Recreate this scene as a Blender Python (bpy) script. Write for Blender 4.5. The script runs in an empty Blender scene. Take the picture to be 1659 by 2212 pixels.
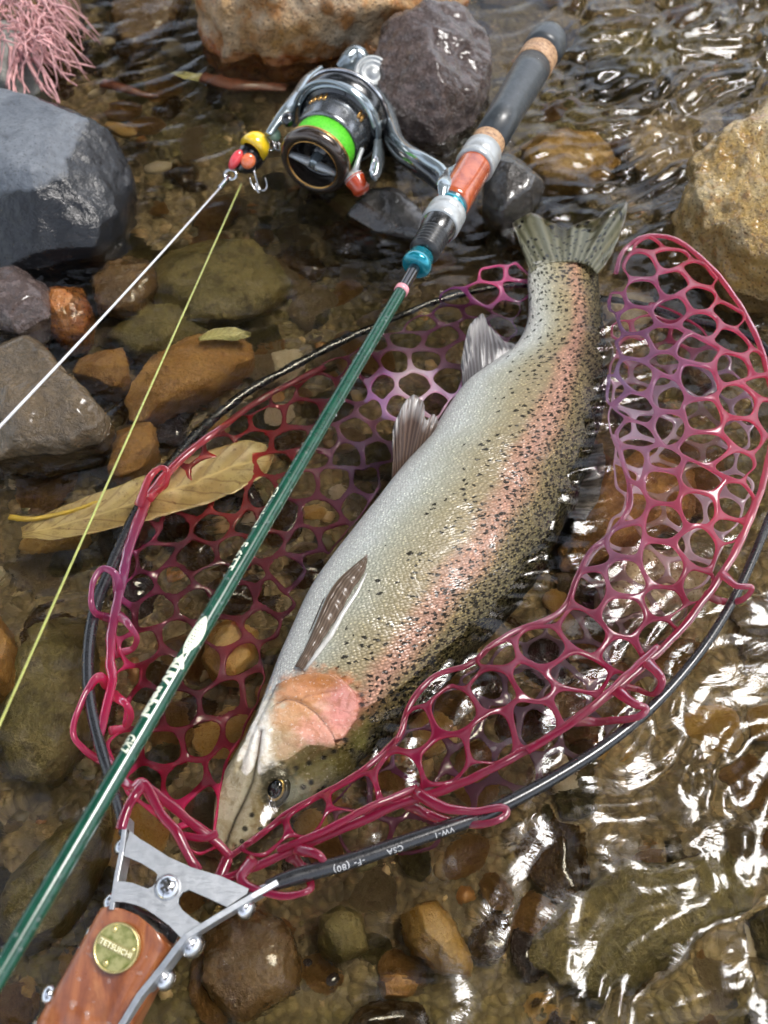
import bpy, bmesh, math, random
import numpy as np
from mathutils import Vector, Matrix
from mathutils.geometry import tessellate_polygon

random.seed(7); rng = np.random.default_rng(7)
S = bpy.context.scene
COL = S.collection

# ------------------------------------------------------------------ camera, sky, sun, exposure
CAM_H, PITCH, FPX = 0.40, math.radians(58), 2080.0        # metres; focal length in units of a 1659 x 2212 picture
cd = bpy.data.cameras.new('camera'); cam = bpy.data.objects.new('camera', cd); COL.objects.link(cam)
cam.location = (0, 0, CAM_H); cam.rotation_euler = (math.pi/2 - PITCH, 0, 0)
cd.sensor_fit = 'VERTICAL'; cd.sensor_height = 36.0; cd.lens = FPX/2212*36
cd.clip_start = 0.01; cd.clip_end = 200
cd.dof.use_dof = True; cd.dof.focus_distance = 0.43; cd.dof.aperture_fstop = 11.0
S.camera = cam

SUN_EL, SUN_AZ = math.radians(62), math.radians(70)      # azimuth measured from +y towards +x
w = bpy.data.worlds.new('World'); S.world = w; w.use_nodes = True
nt = w.node_tree; bg = nt.nodes['Background']
sky = nt.nodes.new('ShaderNodeTexSky'); sky.sky_type = 'NISHITA'; sky.sun_disc = False
sky.sun_elevation = SUN_EL; sky.sun_rotation = SUN_AZ; sky.dust_density = 3; sky.ozone_density = 1.0; sky.air_density = 1.0
hs = nt.nodes.new('ShaderNodeHueSaturation'); hs.inputs['Saturation'].default_value = .5; nt.links.new(sky.outputs[0], hs.inputs['Color'])
nt.links.new(hs.outputs[0], bg.inputs[0]); bg.inputs[1].default_value = 0.15
sd = bpy.data.lights.new('sun', 'SUN'); sd.energy = 1.25; sd.angle = math.radians(18); sd.color = (1, .975, .945)
so = bpy.data.objects.new('sun', sd); COL.objects.link(so)
sdir = Vector((math.sin(SUN_AZ)*math.cos(SUN_EL), math.cos(SUN_AZ)*math.cos(SUN_EL), math.sin(SUN_EL)))
so.rotation_euler = sdir.to_track_quat('Z', 'Y').to_euler(); so.location = sdir*5
vs = S.view_settings; vs.view_transform = 'Standard'; vs.look = 'None'; vs.gamma = 1; vs.use_curve_mapping = False
vs.exposure = 1.36
S.cycles.use_denoising = True
S.cycles.max_bounces = 8; S.cycles.transparent_max_bounces = 16; S.cycles.caustics_reflective = False

# ------------------------------------------------------------------ picture-to-place helpers
CP, SP = math.cos(PITCH), math.sin(PITCH)
def ray(u, v):
    a, b = (u-829.5)/FPX, (v-1106)/FPX
    return np.array((a, CP - b*SP, -SP - b*CP))
def W(u, v, z=0.0):
    r = ray(u, v); return np.array((0, 0, CAM_H)) + r*((z-CAM_H)/r[2])
def D(u, v, d):
    return np.array((0, 0, CAM_H)) + ray(u, v)*d
def Wn(uv, z):
    uv = np.asarray(uv, float); a = (uv[:, 0]-829.5)/FPX; b = (uv[:, 1]-1106)/FPX
    r = np.stack((a, CP-b*SP, -SP-b*CP), 1); d = (np.asarray(z)-CAM_H)/r[:, 2]
    return np.array((0, 0, CAM_H)) + r*d[:, None]
def proj(P):
    P = np.asarray(P, float) - np.array((0, 0, CAM_H))
    d = P[:, 1]*CP - P[:, 2]*SP; dn = -P[:, 1]*SP - P[:, 2]*CP
    return np.stack((829.5 + FPX*P[:, 0]/d, 1106 + FPX*dn/d), 1), d

# ------------------------------------------------------------------ numpy noise
_perm = np.random.default_rng(11).permutation(256); _perm = np.concatenate((_perm, _perm, _perm))
_g = np.random.default_rng(12).normal(size=(256, 3)); _g /= np.linalg.norm(_g, axis=1)[:, None]
def pn(p):
    p = np.atleast_2d(np.asarray(p, float)); i = np.floor(p).astype(int); f = p - i; i &= 255
    u = f*f*f*(f*(f*6-15)+10); out = 0
    for dx in (0, 1):
        wx = u[:, 0] if dx else 1-u[:, 0]
        for dy in (0, 1):
            wy = u[:, 1] if dy else 1-u[:, 1]
            for dz in (0, 1):
                wz = u[:, 2] if dz else 1-u[:, 2]
                h = _perm[_perm[_perm[(i[:, 0]+dx) & 255] + ((i[:, 1]+dy) & 255)] + ((i[:, 2]+dz) & 255)]
                out = out + wx*wy*wz*((f - np.array((dx, dy, dz)))*_g[h]).sum(1)
    return out
def fbm(p, o=4):
    p = np.atleast_2d(np.asarray(p, float)); s = 0; a = 1.0
    for k in range(o): s = s + a*pn(p + 17.3*k); p = p*2.03; a *= .5
    return s
def sstep(a, b, x):
    t = np.clip((np.asarray(x, float)-a)/(b-a), 0, 1); return t*t*(3-2*t)
def crom(P, n):
    """n points evenly spread in parameter through the control points P"""
    P = np.asarray(P, float); m = len(P); Q = np.vstack((2*P[0]-P[1], P, 2*P[-1]-P[-2]))
    t = np.linspace(0, m-1, n); i = np.minimum(t.astype(int), m-2); f = (t-i)[:, None]
    a, b, c, d = Q[i], Q[i+1], Q[i+2], Q[i+3]
    return .5*(2*b + (c-a)*f + (2*a-5*b+4*c-d)*f*f + (3*b-a-3*c+d)*f**3)
def cromt(P, t):
    P = np.asarray(P, float); m = len(P); Q = np.vstack((2*P[0]-P[1], P, 2*P[-1]-P[-2]))
    i = np.clip(t.astype(int), 0, m-2); f = (t-i)[:, None]
    a, b, c, d = Q[i], Q[i+1], Q[i+2], Q[i+3]
    return .5*(2*b + (c-a)*f + (2*a-5*b+4*c-d)*f*f + (3*b-a-3*c+d)*f**3)
def inpoly(uv, poly):
    uv = np.asarray(uv, float); poly = np.asarray(poly, float); x, y = uv[:, 0], uv[:, 1]; c = np.zeros(len(uv), bool)
    for k in range(len(poly)):
        x1, y1 = poly[k]; x2, y2 = poly[k-1]
        c ^= ((y1 > y) != (y2 > y)) & (x < (x2-x1)*(y-y1)/(y2-y1+1e-12)+x1)
    return c
def dline(uv, pl, closed=False):
    """distance to a polyline and the nearest point on it"""
    uv = np.asarray(uv, float); pl = np.asarray(pl, float); best = np.full(len(uv), 1e9); near = np.zeros((len(uv), 2))
    for k in range(len(pl) if closed else len(pl)-1):
        a, b = pl[k], pl[(k+1) % len(pl)]; ab = b-a
        t = np.clip(((uv-a)@ab)/(ab@ab+1e-12), 0, 1)[:, None]; q = a+t*ab
        d = np.linalg.norm(uv-q, axis=1); m = d < best; best[m] = d[m]; near[m] = q[m]
    return best, near

# ------------------------------------------------------------------ object helpers
ORG = {}
def tag(o, label=None, cat=None, group=None, kind=None):
    if label: o['label'] = label
    if cat: o['category'] = cat
    if group: o['group'] = group
    if kind: o['kind'] = kind
    return o
def thing(name, label, cat, loc, group=None):
    o = bpy.data.objects.new(name, None); COL.objects.link(o); o.location = loc; o.empty_display_size = .01
    ORG[o] = np.array(loc, float); return tag(o, label, cat, group)
def obj(name, v, f, mat, parent=None, smooth=True, org=None, cols=None, vec=None):
    v = np.asarray(v, float)
    if parent is not None: org = ORG[parent]
    elif org is None: org = np.array((v[:, 0].mean(), v[:, 1].mean(), v[:, 2].min()))
    org = np.asarray(org, float)
    me = bpy.data.meshes.new(name); me.from_pydata((v-org).tolist(), [], [tuple(map(int, q)) for q in f])
    if smooth: me.polygons.foreach_set('use_smooth', [True]*len(me.polygons))
    if cols is not None:
        a = me.color_attributes.new('col', 'FLOAT_COLOR', 'POINT'); a.data.foreach_set('color', np.asarray(cols, np.float32).ravel())
    if vec is not None:
        for k, x in vec.items():
            a = me.attributes.new(k, 'FLOAT_VECTOR', 'POINT'); a.data.foreach_set('vector', np.asarray(x, np.float32).ravel())
    me.materials.append(mat); me.update()
    o = bpy.data.objects.new(name, me); COL.objects.link(o)
    if parent is not None: o.parent = parent
    else: o.location = org
    ORG[o] = org; return o
def join(parts):
    V, F, n = [], [], 0
    for v, f in parts:
        V.append(np.asarray(v, float)); F += [tuple(int(i)+n for i in q) for q in f]; n += len(v)
    return np.vstack(V), F
def frame(P, up=(0, 0, 1)):
    P = np.asarray(P, float); T = np.gradient(P, axis=0); T /= np.linalg.norm(T, axis=1)[:, None]+1e-12
    N = np.zeros_like(T); n = np.array(up, float)
    for k in range(len(P)):
        n = n - T[k]*(n@T[k])
        if np.linalg.norm(n) < 1e-5: n = np.cross(T[k], (1, 0, .3))
        n = n/np.linalg.norm(n); N[k] = n
    return T, N, np.cross(T, N)
def tube(P, r, n=8, closed=False, flat=1.0, up=(0, 0, 1), caps=True):
    """r: radius or list; flat: thickness across the up direction relative to the width"""
    P = np.asarray(P, float); m = len(P); r = np.broadcast_to(np.asarray(r, float), (m,))
    if closed:
        Q = np.vstack((P[-1], P, P[0])); T, N, B = frame(Q, up); T, N, B = T[1:-1], N[1:-1], B[1:-1]
    else: T, N, B = frame(P, up)
    a = np.linspace(0, 2*math.pi, n, endpoint=False)
    V = P[:, None] + r[:, None, None]*(np.cos(a)[None, :, None]*B[:, None]+flat*np.sin(a)[None, :, None]*N[:, None])
    V = V.reshape(-1, 3); F = []
    for i in range(m if closed else m-1):
        j = (i+1) % m
        for k in range(n): F.append((i*n+k, i*n+(k+1) % n, j*n+(k+1) % n, j*n+k))
    if caps and not closed: F += [tuple(range(n-1, -1, -1)), tuple((m-1)*n+k for k in range(n))]
    return V, F
def lathe(o, ax, prof, n=40, xd=None, a0=0, a1=None, closed=False):
    """profile of (along axis, radius); a0..a1 sweep in radians"""
    o = np.asarray(o, float); ax = np.asarray(ax, float)/np.linalg.norm(ax)
    if xd is None: xd = (0, 0, 1) if abs(ax[2]) < .9 else (1, 0, 0)
    x = np.asarray(xd, float); x = x-ax*(x@ax); x /= np.linalg.norm(x); y = np.cross(ax, x)
    full = a1 is None
    a = np.linspace(0, 2*math.pi, n, endpoint=False) if full else np.linspace(a0, a1, n)
    pr = np.asarray(prof, float)
    V = o + pr[:, 0][:, None, None]*ax + pr[:, 1][:, None, None]*(np.cos(a)[:, None]*x+np.sin(a)[:, None]*y)[None]
    V = V.reshape(-1, 3); m = len(pr); F = []
    for i in range(m if closed else m-1):
        j = (i+1) % m
        for k in range(n if full else n-1): F.append((i*n+k, i*n+(k+1) % n, j*n+(k+1) % n, j*n+k))
    return V, F
def slab(top, off, holes=()):
    """prism between the polygon `top` (3-D points) and the same polygon moved by off"""
    loops = [np.asarray(top, float)]+[np.asarray(h, float) for h in holes]
    tris = tessellate_polygon([[Vector(p) for p in l] for l in loops]); V = np.vstack(loops); n = len(V)
    F = [tuple(t) for t in tris]+[tuple(i+n for i in reversed(t)) for t in tris]; s = 0
    for l in loops:
        m = len(l)
        for k in range(m): a, b = s+k, s+(k+1) % m; F.append((a, b, b+n, a+n))
        s += m
    return np.vstack((V, V+np.asarray(off))), F
def fixn(o):
    bm = bmesh.new(); bm.from_mesh(o.data); bmesh.ops.recalc_face_normals(bm, faces=bm.faces); bm.to_mesh(o.data); bm.free(); return o
def bev(o, wdt=.0006, seg=2):
    m = o.modifiers.new('bevel', 'BEVEL'); m.width = wdt; m.segments = seg; m.limit_method = 'ANGLE'; m.angle_limit = math.radians(40); return o
def ball(c, r, n=12, m=8, sq=(1, 1, 1)):
    prof = [(-math.cos(t), math.sin(t)) for t in np.linspace(0.02, math.pi-.02, m)]
    v, f = lathe((0, 0, 0), (0, 0, 1), prof, n); v = v*np.asarray(sq)*r+np.asarray(c)
    return v, f
def dome(c, nrm, r, h, n=16):
    return lathe(c, nrm, [(-r*.3, r*.96), (0, r), (h*.45, r*.88), (h*.8, r*.58), (h*.97, r*.25), (h, .00001)], n)

# ------------------------------------------------------------------ material helpers
class NT:
    def __init__(s, name):
        s.m = bpy.data.materials.new(name); s.m.use_nodes = True; s.t = s.m.node_tree; s.n = s.t.nodes; s.l = s.t.links
        s.b = s.n['Principled BSDF']; s.out = s.n['Material Output']
    def add(s, ty, _p=None, **kw):
        x = s.n.new('ShaderNode'+ty)
        for k, v in (_p or {}).items(): setattr(x, k, v)
        for k, v in kw.items(): s.set(x, k, v)
        return x
    def set(s, x, k, v):
        k = k.replace('_', ' ') if isinstance(k, str) else k
        if isinstance(k, str) and k[:1] == 'i' and k[1:].isdigit(): k = int(k[1:])
        if isinstance(v, bpy.types.NodeSocket): s.l.new(v, x.inputs[k])
        else:
            if isinstance(v, (tuple, list)) and len(v) == 3 and x.inputs[k].type == 'RGBA': v = (*v, 1)
            x.inputs[k].default_value = v
    def bs(s, **kw):
        for k, v in kw.items(): s.set(s.b, k, v)
    def co(s, kind='Object', scale=1.0):
        c = s.add('TexCoord').outputs[kind]
        if scale == 1.0: return c
        mp = s.add('Mapping', Vector=c); mp.inputs['Scale'].default_value = scale if isinstance(scale, tuple) else (scale,)*3
        return mp.outputs[0]
    def noise(s, vec, scale, detail=4, rough=.55, dist=0):
        return s.add('TexNoise', Vector=vec, Scale=scale, Detail=float(detail), Roughness=rough, Distortion=float(dist)).outputs[0]
    def vor(s, vec, scale, feature='F1', rand=1.0):
        return s.add('TexVoronoi', {'feature': feature}, Vector=vec, Scale=scale, Randomness=rand)
    def ramp(s, fac, stops):
        r = s.add('ValToRGB', Fac=fac); e = r.color_ramp.elements
        while len(e) < len(stops): e.new(.5)
        for x, (p, c) in zip(e, stops): x.position = p; x.color = (*c, 1) if hasattr(c, '__len__') else (c, c, c, 1)
        return r.outputs[0]
    def math(s, op, a, b=0.0, c=None, clamp=False):
        x = s.add('Math', {'operation': op, 'use_clamp': clamp}, i0=a, i1=b)
        if c is not None: s.set(x, 'i2', c)
        return x.outputs[0]
    def mix(s, fac, a, b, mode='MIX'):
        x = s.add('Mix', {'data_type': 'RGBA', 'blend_type': mode, 'clamp_factor': True})
        for i, v in ((0, fac), (6, a), (7, b)):
            if isinstance(v, bpy.types.NodeSocket): s.l.new(v, x.inputs[i])
            else: x.inputs[i].default_value = (*v, 1) if hasattr(v, '__len__') and len(v) == 3 else v
        return x.outputs[2]
    def bump(s, h, strength=.4, dist=.001, nrm=None):
        b = s.add('Bump', Height=h, Strength=strength, Distance=dist)
        if nrm is not None: s.l.new(nrm, b.inputs['Normal'])
        return b.outputs[0]
    def mapr(s, v, a, b, c, d):
        x = s.add('MapRange', {'clamp': True}, i0=v, i1=a, i2=b, i3=c, i4=d); return x.outputs[0]

def plain(name, col, rough=.35, metal=0.0, coat=0.0, bumps=0.0, var=.15):
    t = NT(name); c = t.co(); nz = t.noise(c, 180, 4)
    dark = tuple(x*(1-var) for x in col); lite = tuple(min(1, x*(1+var)) for x in col)
    t.bs(Base_Color=t.ramp(nz, [(.3, dark), (.7, lite)]), Metallic=metal, Coat_Weight=coat, Coat_Roughness=.05)
    t.bs(Roughness=t.mapr(t.noise(c, 420, 3), .3, .7, rough*.75, min(1, rough*1.3)))
    if bumps: t.bs(Normal=t.bump(t.noise(c, 900, 4), bumps, .0004))
    return t.m

def rock_mat(name, c1, c2, c3, scale=28, rough=(.2, .5), patch=.5, bump=.8, speck=None, wet=None, spec=.5, coat=0.0, k=1.0):
    c1, c2, c3 = [tuple(min(.75, x*k) for x in q) for q in (c1, c2, c3)]
    t = NT(name); c = t.co()
    a = t.noise(c, scale, 7, .62, .6); b = t.noise(c, scale*3.7, 6, .6); d = t.noise(c, scale*13, 4, .6)
    col = t.mix(t.mapr(a, .36, .64, 0, 1), c1, c2)
    col = t.mix(t.mapr(b, patch, patch+.14, 0, .85), col, c3)
    col = t.mix(t.mapr(d, .3, .7, 0, .55), col, t.mix(1.0, col, (.45, .45, .45), 'MULTIPLY'))
    if speck:
        sp = t.vor(c, 420).outputs[0]
        col = t.mix(t.mapr(sp, .18, .3, .8, 0), col, speck)
    h = t.math('ADD', t.math('MULTIPLY', b, .6), t.math('MULTIPLY', d, .35))
    h = t.math('ADD', h, t.math('MULTIPLY', t.noise(c, scale*40, 3), .12))
    t.bs(Base_Color=col, Roughness=t.mapr(b, .35, .65, rough[0], rough[1]), Normal=t.bump(h, min(1, bump), .004*max(1, bump*bump)), Specular_IOR_Level=spec, Coat_Weight=coat, Coat_Roughness=.08)
    if wet:                                               # the dark wet lower part, along a wavy soaked line
        z = t.add('SeparateXYZ', Vector=t.add('NewGeometry').outputs['Position']).outputs[2]
        x = t.add('SeparateXYZ', Vector=t.add('NewGeometry').outputs['Position']).outputs[0]
        zz = t.math('ADD', t.math('ADD', z, t.math('MULTIPLY', t.noise(c, 30, 5), .03)), t.math('MULTIPLY', x, wet[2]))
        k = t.mapr(zz, wet[0], wet[0]+.003, 1, 0)
        col2 = t.mix(k, col, t.mix(1.0, col, wet[1], 'MULTIPLY'))
        t.bs(Base_Color=col2, Roughness=t.mapr(k, 0, 1, .62, .12))
    return t.m

# ------------------------------------------------------------------ ground under the stream
def bedz(x, y):
    x = np.asarray(x, float); y = np.asarray(y, float); p = np.stack((x*5, y*5, 0*x), -1).reshape(-1, 3)
    n = fbm(p, 3).reshape(x.shape)
    r = np.hypot(x, y-.3)
    return -.052 + .012*n + .12*sstep(1.4, 3.5, r)
def grid(n, size, cx, cy, power=2.2, lin=.25):
    g = np.linspace(-1, 1, n); g = np.sign(g)*(np.abs(g)*lin+(1-lin)*np.abs(g)**power)*size
    X, Y = np.meshgrid(g+cx, g+cy, indexing='ij'); i = np.arange(n*n).reshape(n, n)
    F = np.stack((i[:-1, :-1], i[1:, :-1], i[1:, 1:], i[:-1, 1:]), -1).reshape(-1, 4)
    return X, Y, F
t = NT('stream_bed_gravel'); c = t.co()
a = t.noise(c, 14, 6); b = t.noise(c, 120, 6); v = t.vor(c, 210)
col = t.mix(t.mapr(a, .38, .62, 0, 1), (.15, .108, .048), (.29, .21, .10))
col = t.mix(t.mapr(b, .5, .66, 0, .7), col, (.32, .215, .09))
col = t.mix(t.mapr(t.noise(c, 9, 4), .48, .6, 0, .8), col, (.14, .11, .028))
col = t.mix(t.mapr(v.outputs[0], .3, .6, 0, .5), col, (.05, .036, .018))
t.bs(Base_Color=col, Roughness=.6, Normal=t.bump(t.math('SUBTRACT', b, t.math('MULTIPLY', v.outputs[0], .8)), 1, .004))
M_BED = t.m
X, Y, F = grid(150, 4.0, 0, .35); Z = bedz(X, Y)
Z += .004*fbm(np.stack((X*40, Y*40, 0*X), -1).reshape(-1, 3), 3).reshape(X.shape)
tag(obj('stream_bed', np.stack((X, Y, Z), -1).reshape(-1, 3), F, M_BED, org=(0, 0, 0)), kind='structure')

# ------------------------------------------------------------------ water surface
def wave_amp(u, v):
    """how restless the surface is: quiet pool on the left, riffles on the right and along the near edge"""
    a = .36 + .78*sstep(1050, 1500, u + .10*(v-1100))*sstep(1250, 1750, v+.3*(u-1200))
    a += 2.4*sstep(1050, 1350, u)*sstep(650, 250, v)
    for pl_ in ([(-60,600),(100,592),(190,562),(268,500)], [(-60,1005),(120,990),(225,960),(250,915)], [(790,260),(860,315),(970,312)], [(1425,510),(1520,590),(1600,660)], [(420,125),(640,160),(760,140)]):
        bk, _ = dline(np.stack((u, v), 1), pl_); a += .6*np.exp(-(bk/35)**2)
    bk, _ = dline(np.stack((u, v), 1), [(640,1760),(850,1600),(1017,1427),(1187,1207),(1260,1030),(1300,880),(1305,700)])
    a += 1.0*np.exp(-(bk/60)**2)
    a += .45*sstep(500, 1150, u)*sstep(1900, 2150, v) + .5*sstep(520, 200, u)*sstep(1100, 1500, v)*sstep(2150, 1750, v)
    a += .30*sstep(1000, 1200, u)*sstep(1000, 1250, v) + .45*np.exp(-((u-560)/260)**2-((v-1350)/300)**2)
    return a*.9
t = NT('stream_water'); c = t.co()
b1 = t.noise(t.co('Object', (34, 60, 34)), 1.0, 4, .5, 1.2); b2 = t.noise(c, 190, 3, .5, .6)
nrm = t.bump(t.math('ADD', t.math('MULTIPLY', b1, .8), t.math('MULTIPLY', b2, .07)), .18, .006)
fr = t.add('Fresnel', IOR=1.333, Normal=nrm).outputs[0]
tr = t.add('BsdfRefraction', Color=(.93, .90, .80), Roughness=0.0, IOR=1.333, Normal=nrm).outputs[0]
gl = t.add('BsdfGlossy', Color=(1, 1, 1), Roughness=.03, Normal=nrm).outputs[0]
mx = t.add('MixShader', i0=fr, i1=tr, i2=gl); t.l.new(mx.outputs[0], t.out.inputs[0]); M_WATER = t.m
X, Y, F = grid(620, 3.2, .08, .38, 4.5, .19)
P = np.stack((X, Y, 0*X), -1).reshape(-1, 3); uv, dep = proj(P)
A = np.where((dep > .05), wave_amp(np.clip(uv[:, 0], -500, 2200), np.clip(uv[:, 1], -800, 2800)), .5)
ang = math.radians(28); R2 = np.array(((math.cos(ang), math.sin(ang)), (-math.sin(ang), math.cos(ang))))
q = P[:, :2]@R2.T
wq = np.stack((q[:, 0]*27, q[:, 1]*62, 0*q[:, 0]), 1); wq[:, 0] += 1.6*pn(P*18+5); wq[:, 1] += 1.8*pn(P*15+9)
h1 = pn(wq); h2 = pn(wq*2.3+31); h3 = pn(np.stack((P[:, 0]*95, P[:, 1]*120, 0*h1), 1)+1.2*np.stack((h1, h2, 0*h1), 1))
ridge = 1-np.abs(h1)*2
h4 = pn(wq*np.array((1.1, 3.1, 1))+71+.8*np.stack((h2, h1, 0*h1), 1))
Z = A*(.0031*h1 + .0026*h2 + .0005*h3 + .0010*ridge + .0015*h4)
near = (np.abs(P[:, 0]) < 1.2) & (np.abs(P[:, 1]-.34) < 1.2); Z = np.where(near, Z, Z*.3)
tag(obj('water', np.stack((P[:, 0], P[:, 1], Z), 1), F, M_WATER, org=(0, 0, 0)), kind='structure')

# ------------------------------------------------------------------ trees added out of view so the water mirrors dark foliage with sky gaps
M_BARK = plain('bark', (.09, .07, .05), .8, bumps=.6)
t = NT('leaf_green'); c = t.co(); t.bs(Base_Color=t.mix(t.noise(c, 2.0, 3), (.030, .050, .016), (.060, .085, .028)), Roughness=.5); M_FOL = t.m
SC = np.array((0, .4, 0)); GAPS = [(np.array(sdir), 15)]+[(np.array((math.sin(math.radians(a))*math.cos(math.radians(e)), math.cos(math.radians(a))*math.cos(math.radians(e)), math.sin(math.radians(e)))), r) for a, e, r in ((14, 34, 12), (25, 40, 10), (34, 31, 10), (45, 66, 6), (-100, 45, 15), (-125, 62, 13), (-85, 28, 10), (-30, 50, 5), (95, 70, 7), (170, 75, 8), (-80, 66, 6), (60, 45, 5), (-150, 60, 9), (150, 50, 10), (-170, 55, 10), (60, 80, 4))]  # openings left in the crowns for the sun and for sky glints
def tree(base, lean, height, label, seed, secs, ncl):
    r0 = np.random.default_rng(seed); base = np.array(base, float); tr_ = thing('unseen_tree', label, 'tree', base)
    P = crom(np.array([base+(0, 0, -.3), base+(lean[0]*.1, lean[1]*.1, height*.35), base+(lean[0]*.4, lean[1]*.4, height*.7), base+(lean[0], lean[1], height)]), 24)
    L = [tube(P, np.linspace(.17, .05, 24), 12)]; QV, QF, n = [], [], 0
    for k in range(ncl):
        for q in range(60):
            az = math.radians(r0.uniform(*secs[0])); el = math.radians(r0.uniform(*secs[1])); d = np.array((math.sin(az)*math.cos(el), math.cos(az)*math.cos(el), math.sin(el)))
            if all(math.degrees(math.acos(np.clip(d@g, -1, 1))) > r+4 for g, r in GAPS): break
        cpos = SC+d*r0.uniform(3.0, 4.6)
        if k % 5 == 0: a = P[r0.integers(12, 24)]; L.append(tube(crom(np.array([a, (a+cpos)/2+(0, 0, .25), cpos]), 12), np.linspace(.045, .008, 12), 6))
        m = 130; rad = r0.uniform(.25, .5); c = cpos+r0.normal(0, 1, (m, 3))*rad*np.array((.55, .55, .4)); s = r0.uniform(.04, .085, m)
        a = r0.normal(size=(m, 3)); a /= np.linalg.norm(a, axis=1)[:, None]; b = np.cross(a, r0.normal(size=(m, 3))); b /= np.linalg.norm(b, axis=1)[:, None]
        V = np.stack((c-a*s[:, None], c+b*s[:, None]*.5, c+a*s[:, None], c-b*s[:, None]*.5), 1).reshape(-1, 3); QV.append(V); QF += [(n+4*i, n+4*i+1, n+4*i+2, n+4*i+3) for i in range(m)]; n += len(V)
    obj('trunk', *join(L), M_BARK, tr_); tag(obj('crown', np.vstack(QV), QF, M_FOL, tr_, smooth=False), kind='stuff')
tree((-2.6, 2.6, .05), (1.6, -.8), 3.4, 'unseen leafy tree on the far left bank reaching over the stream', 1, ((-75, 12), (26, 88)), 130)
tree((2.9, 2.4, .05), (-1.7, -.8), 3.6, 'unseen leafy tree on the far right bank reaching over the stream', 2, ((0, 90), (28, 88)), 130)
tree((-1.6, -2.8, .05), (.9, 1.4), 3.5, 'unseen leafy tree behind the viewer leaning over the stream', 3, ((100, 260), (40, 85)), 90)

# ------------------------------------------------------------------ rocks
M_GREYROCK = rock_mat('grey_basalt', (.105, .120, .142), (.175, .193, .216), (.07, .076, .088), 22, (.5, .75), .55, .6, speck=(.07, .075, .08), wet=(.098, (.10, .095, .095), -.25))
M_ORANGE = rock_mat('orange_stained_stone', (.52, .27, .07), (.62, .50, .35), (.42, .15, .015), 15, (.25, .6), .48, 1.6, speck=(.10, .06, .03), coat=.3, wet=(.020, (.72, .42, .20), .0))
M_PURPLE = rock_mat('purple_brown_stone', (.095, .062, .050), (.16, .108, .092), (.27, .20, .18), 46, (.12, .35), .52, 1.6, coat=.6)
M_OCHRE = rock_mat('ochre_porous_stone', (.70, .43, .11), (.74, .58, .30), (.52, .25, .04), 30, (.08, .3), .52, 2.0, speck=(.16, .09, .03), coat=.7)
M_WETBROWN = rock_mat('wet_brown_stone', (.115, .062, .022), (.20, .118, .046), (.27, .17, .08), 26, (.12, .35), .55, 1.0, coat=.4, k=1.15)
M_RUST = rock_mat('rust_brown_stone', (.26, .125, .032), (.36, .20, .062), (.18, .08, .02), 40, (.3, .6), .55, .9, k=1.35)
M_TAN = rock_mat('tan_stone', (.28, .195, .095), (.37, .27, .14), (.18, .115, .052), 40, (.3, .6), .55, .9, k=1.3)
M_DARK = rock_mat('dark_wet_stone', (.022, .019, .016), (.045, .038, .03), (.07, .06, .05), 30, (.06, .25), .55, .7, coat=.8)
M_OLIVE = rock_mat('olive_algae_stone', (.10, .08, .026), (.17, .13, .048), (.055, .042, .015), 30, (.3, .6), .52, 1.0, k=1.45)
M_CREAM = rock_mat('cream_stone', (.46, .36, .22), (.54, .45, .31), (.36, .24, .11), 50, (.3, .6), .6, .4, speck=(.2, .12, .05))
M_AMBER = rock_mat('amber_stone', (.40, .22, .05), (.48, .30, .10), (.28, .13, .03), 50, (.25, .5), .56, .5)

def rock(name, label, poly, z0, h, dep, mat, seed, rough=.10, pw=.75, facets=5, N=96, K=44, cat='rock', parent=None, lean=(0, 0)):
    poly = Wn(np.asarray(poly, float), np.full(len(poly), z0))[:, :2]; c = poly.mean(0); q = poly-c
    th = np.linspace(0, 2*math.pi, N, endpoint=False); rad = np.zeros(N)
    for k in range(N):
        d = np.array((math.cos(th[k]), math.sin(th[k]))); best = .002
        for i in range(len(q)):
            a, b = q[i-1], q[i]; e = b-a; den = d[0]*e[1]-d[1]*e[0]
            if abs(den) < 1e-12: continue
            tt = (a[0]*e[1]-a[1]*e[0])/den; ss = (a[0]*d[1]-a[1]*d[0])/den
            if tt > 0 and 0 <= ss <= 1: best = max(best, tt)
        rad[k] = best
    rad = (np.roll(rad, 1)+2*rad+np.roll(rad, -1))/4; size = rad.mean()
    ta = np.linspace(0.02, math.pi-.02, K); V = []
    for tq in ta:
        rs = math.sin(tq)**pw; zc = abs(math.cos(tq))**.9*(h if tq < math.pi/2 else -dep)
        V.append(np.stack((np.cos(th)*rad*rs, np.sin(th)*rad*rs, np.full(N, zc)), 1))
    V = np.vstack(V); r0 = random.Random(seed)
    for k in range(facets):                                # broken faces
        n = np.array((r0.uniform(-1, 1), r0.uniform(-1, 1), r0.uniform(-.1, 1.2))); n /= np.linalg.norm(n)
        s = V@n; lim = s.max()*r0.uniform(.72, .9); over = np.maximum(s-lim, 0); V -= n*(over*.85)[:, None]
    V[:, 0] += lean[0]*V[:, 2]; V[:, 1] += lean[1]*V[:, 2]
    L = V/np.array((size, size, max(h, .3*size))); L /= np.linalg.norm(L, axis=1)[:, None]+1e-9
    V += L*(rough*size*(fbm(V/size*1.6+seed*3.1, 5)*.9 + .35*np.abs(pn(V/size*5+seed))-.1))[:, None]
    F = [(i*N+k, (i+1)*N+k, (i+1)*N+(k+1) % N, i*N+(k+1) % N) for i in range(K-1) for k in range(N)]
    F += [tuple(range(N)), tuple((K-1)*N+k for k in range(N-1, -1, -1))]
    o = obj(name, V+np.array((*c, z0)), F, mat, parent)
    if parent is None: tag(o, label, cat)
    return o
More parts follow.
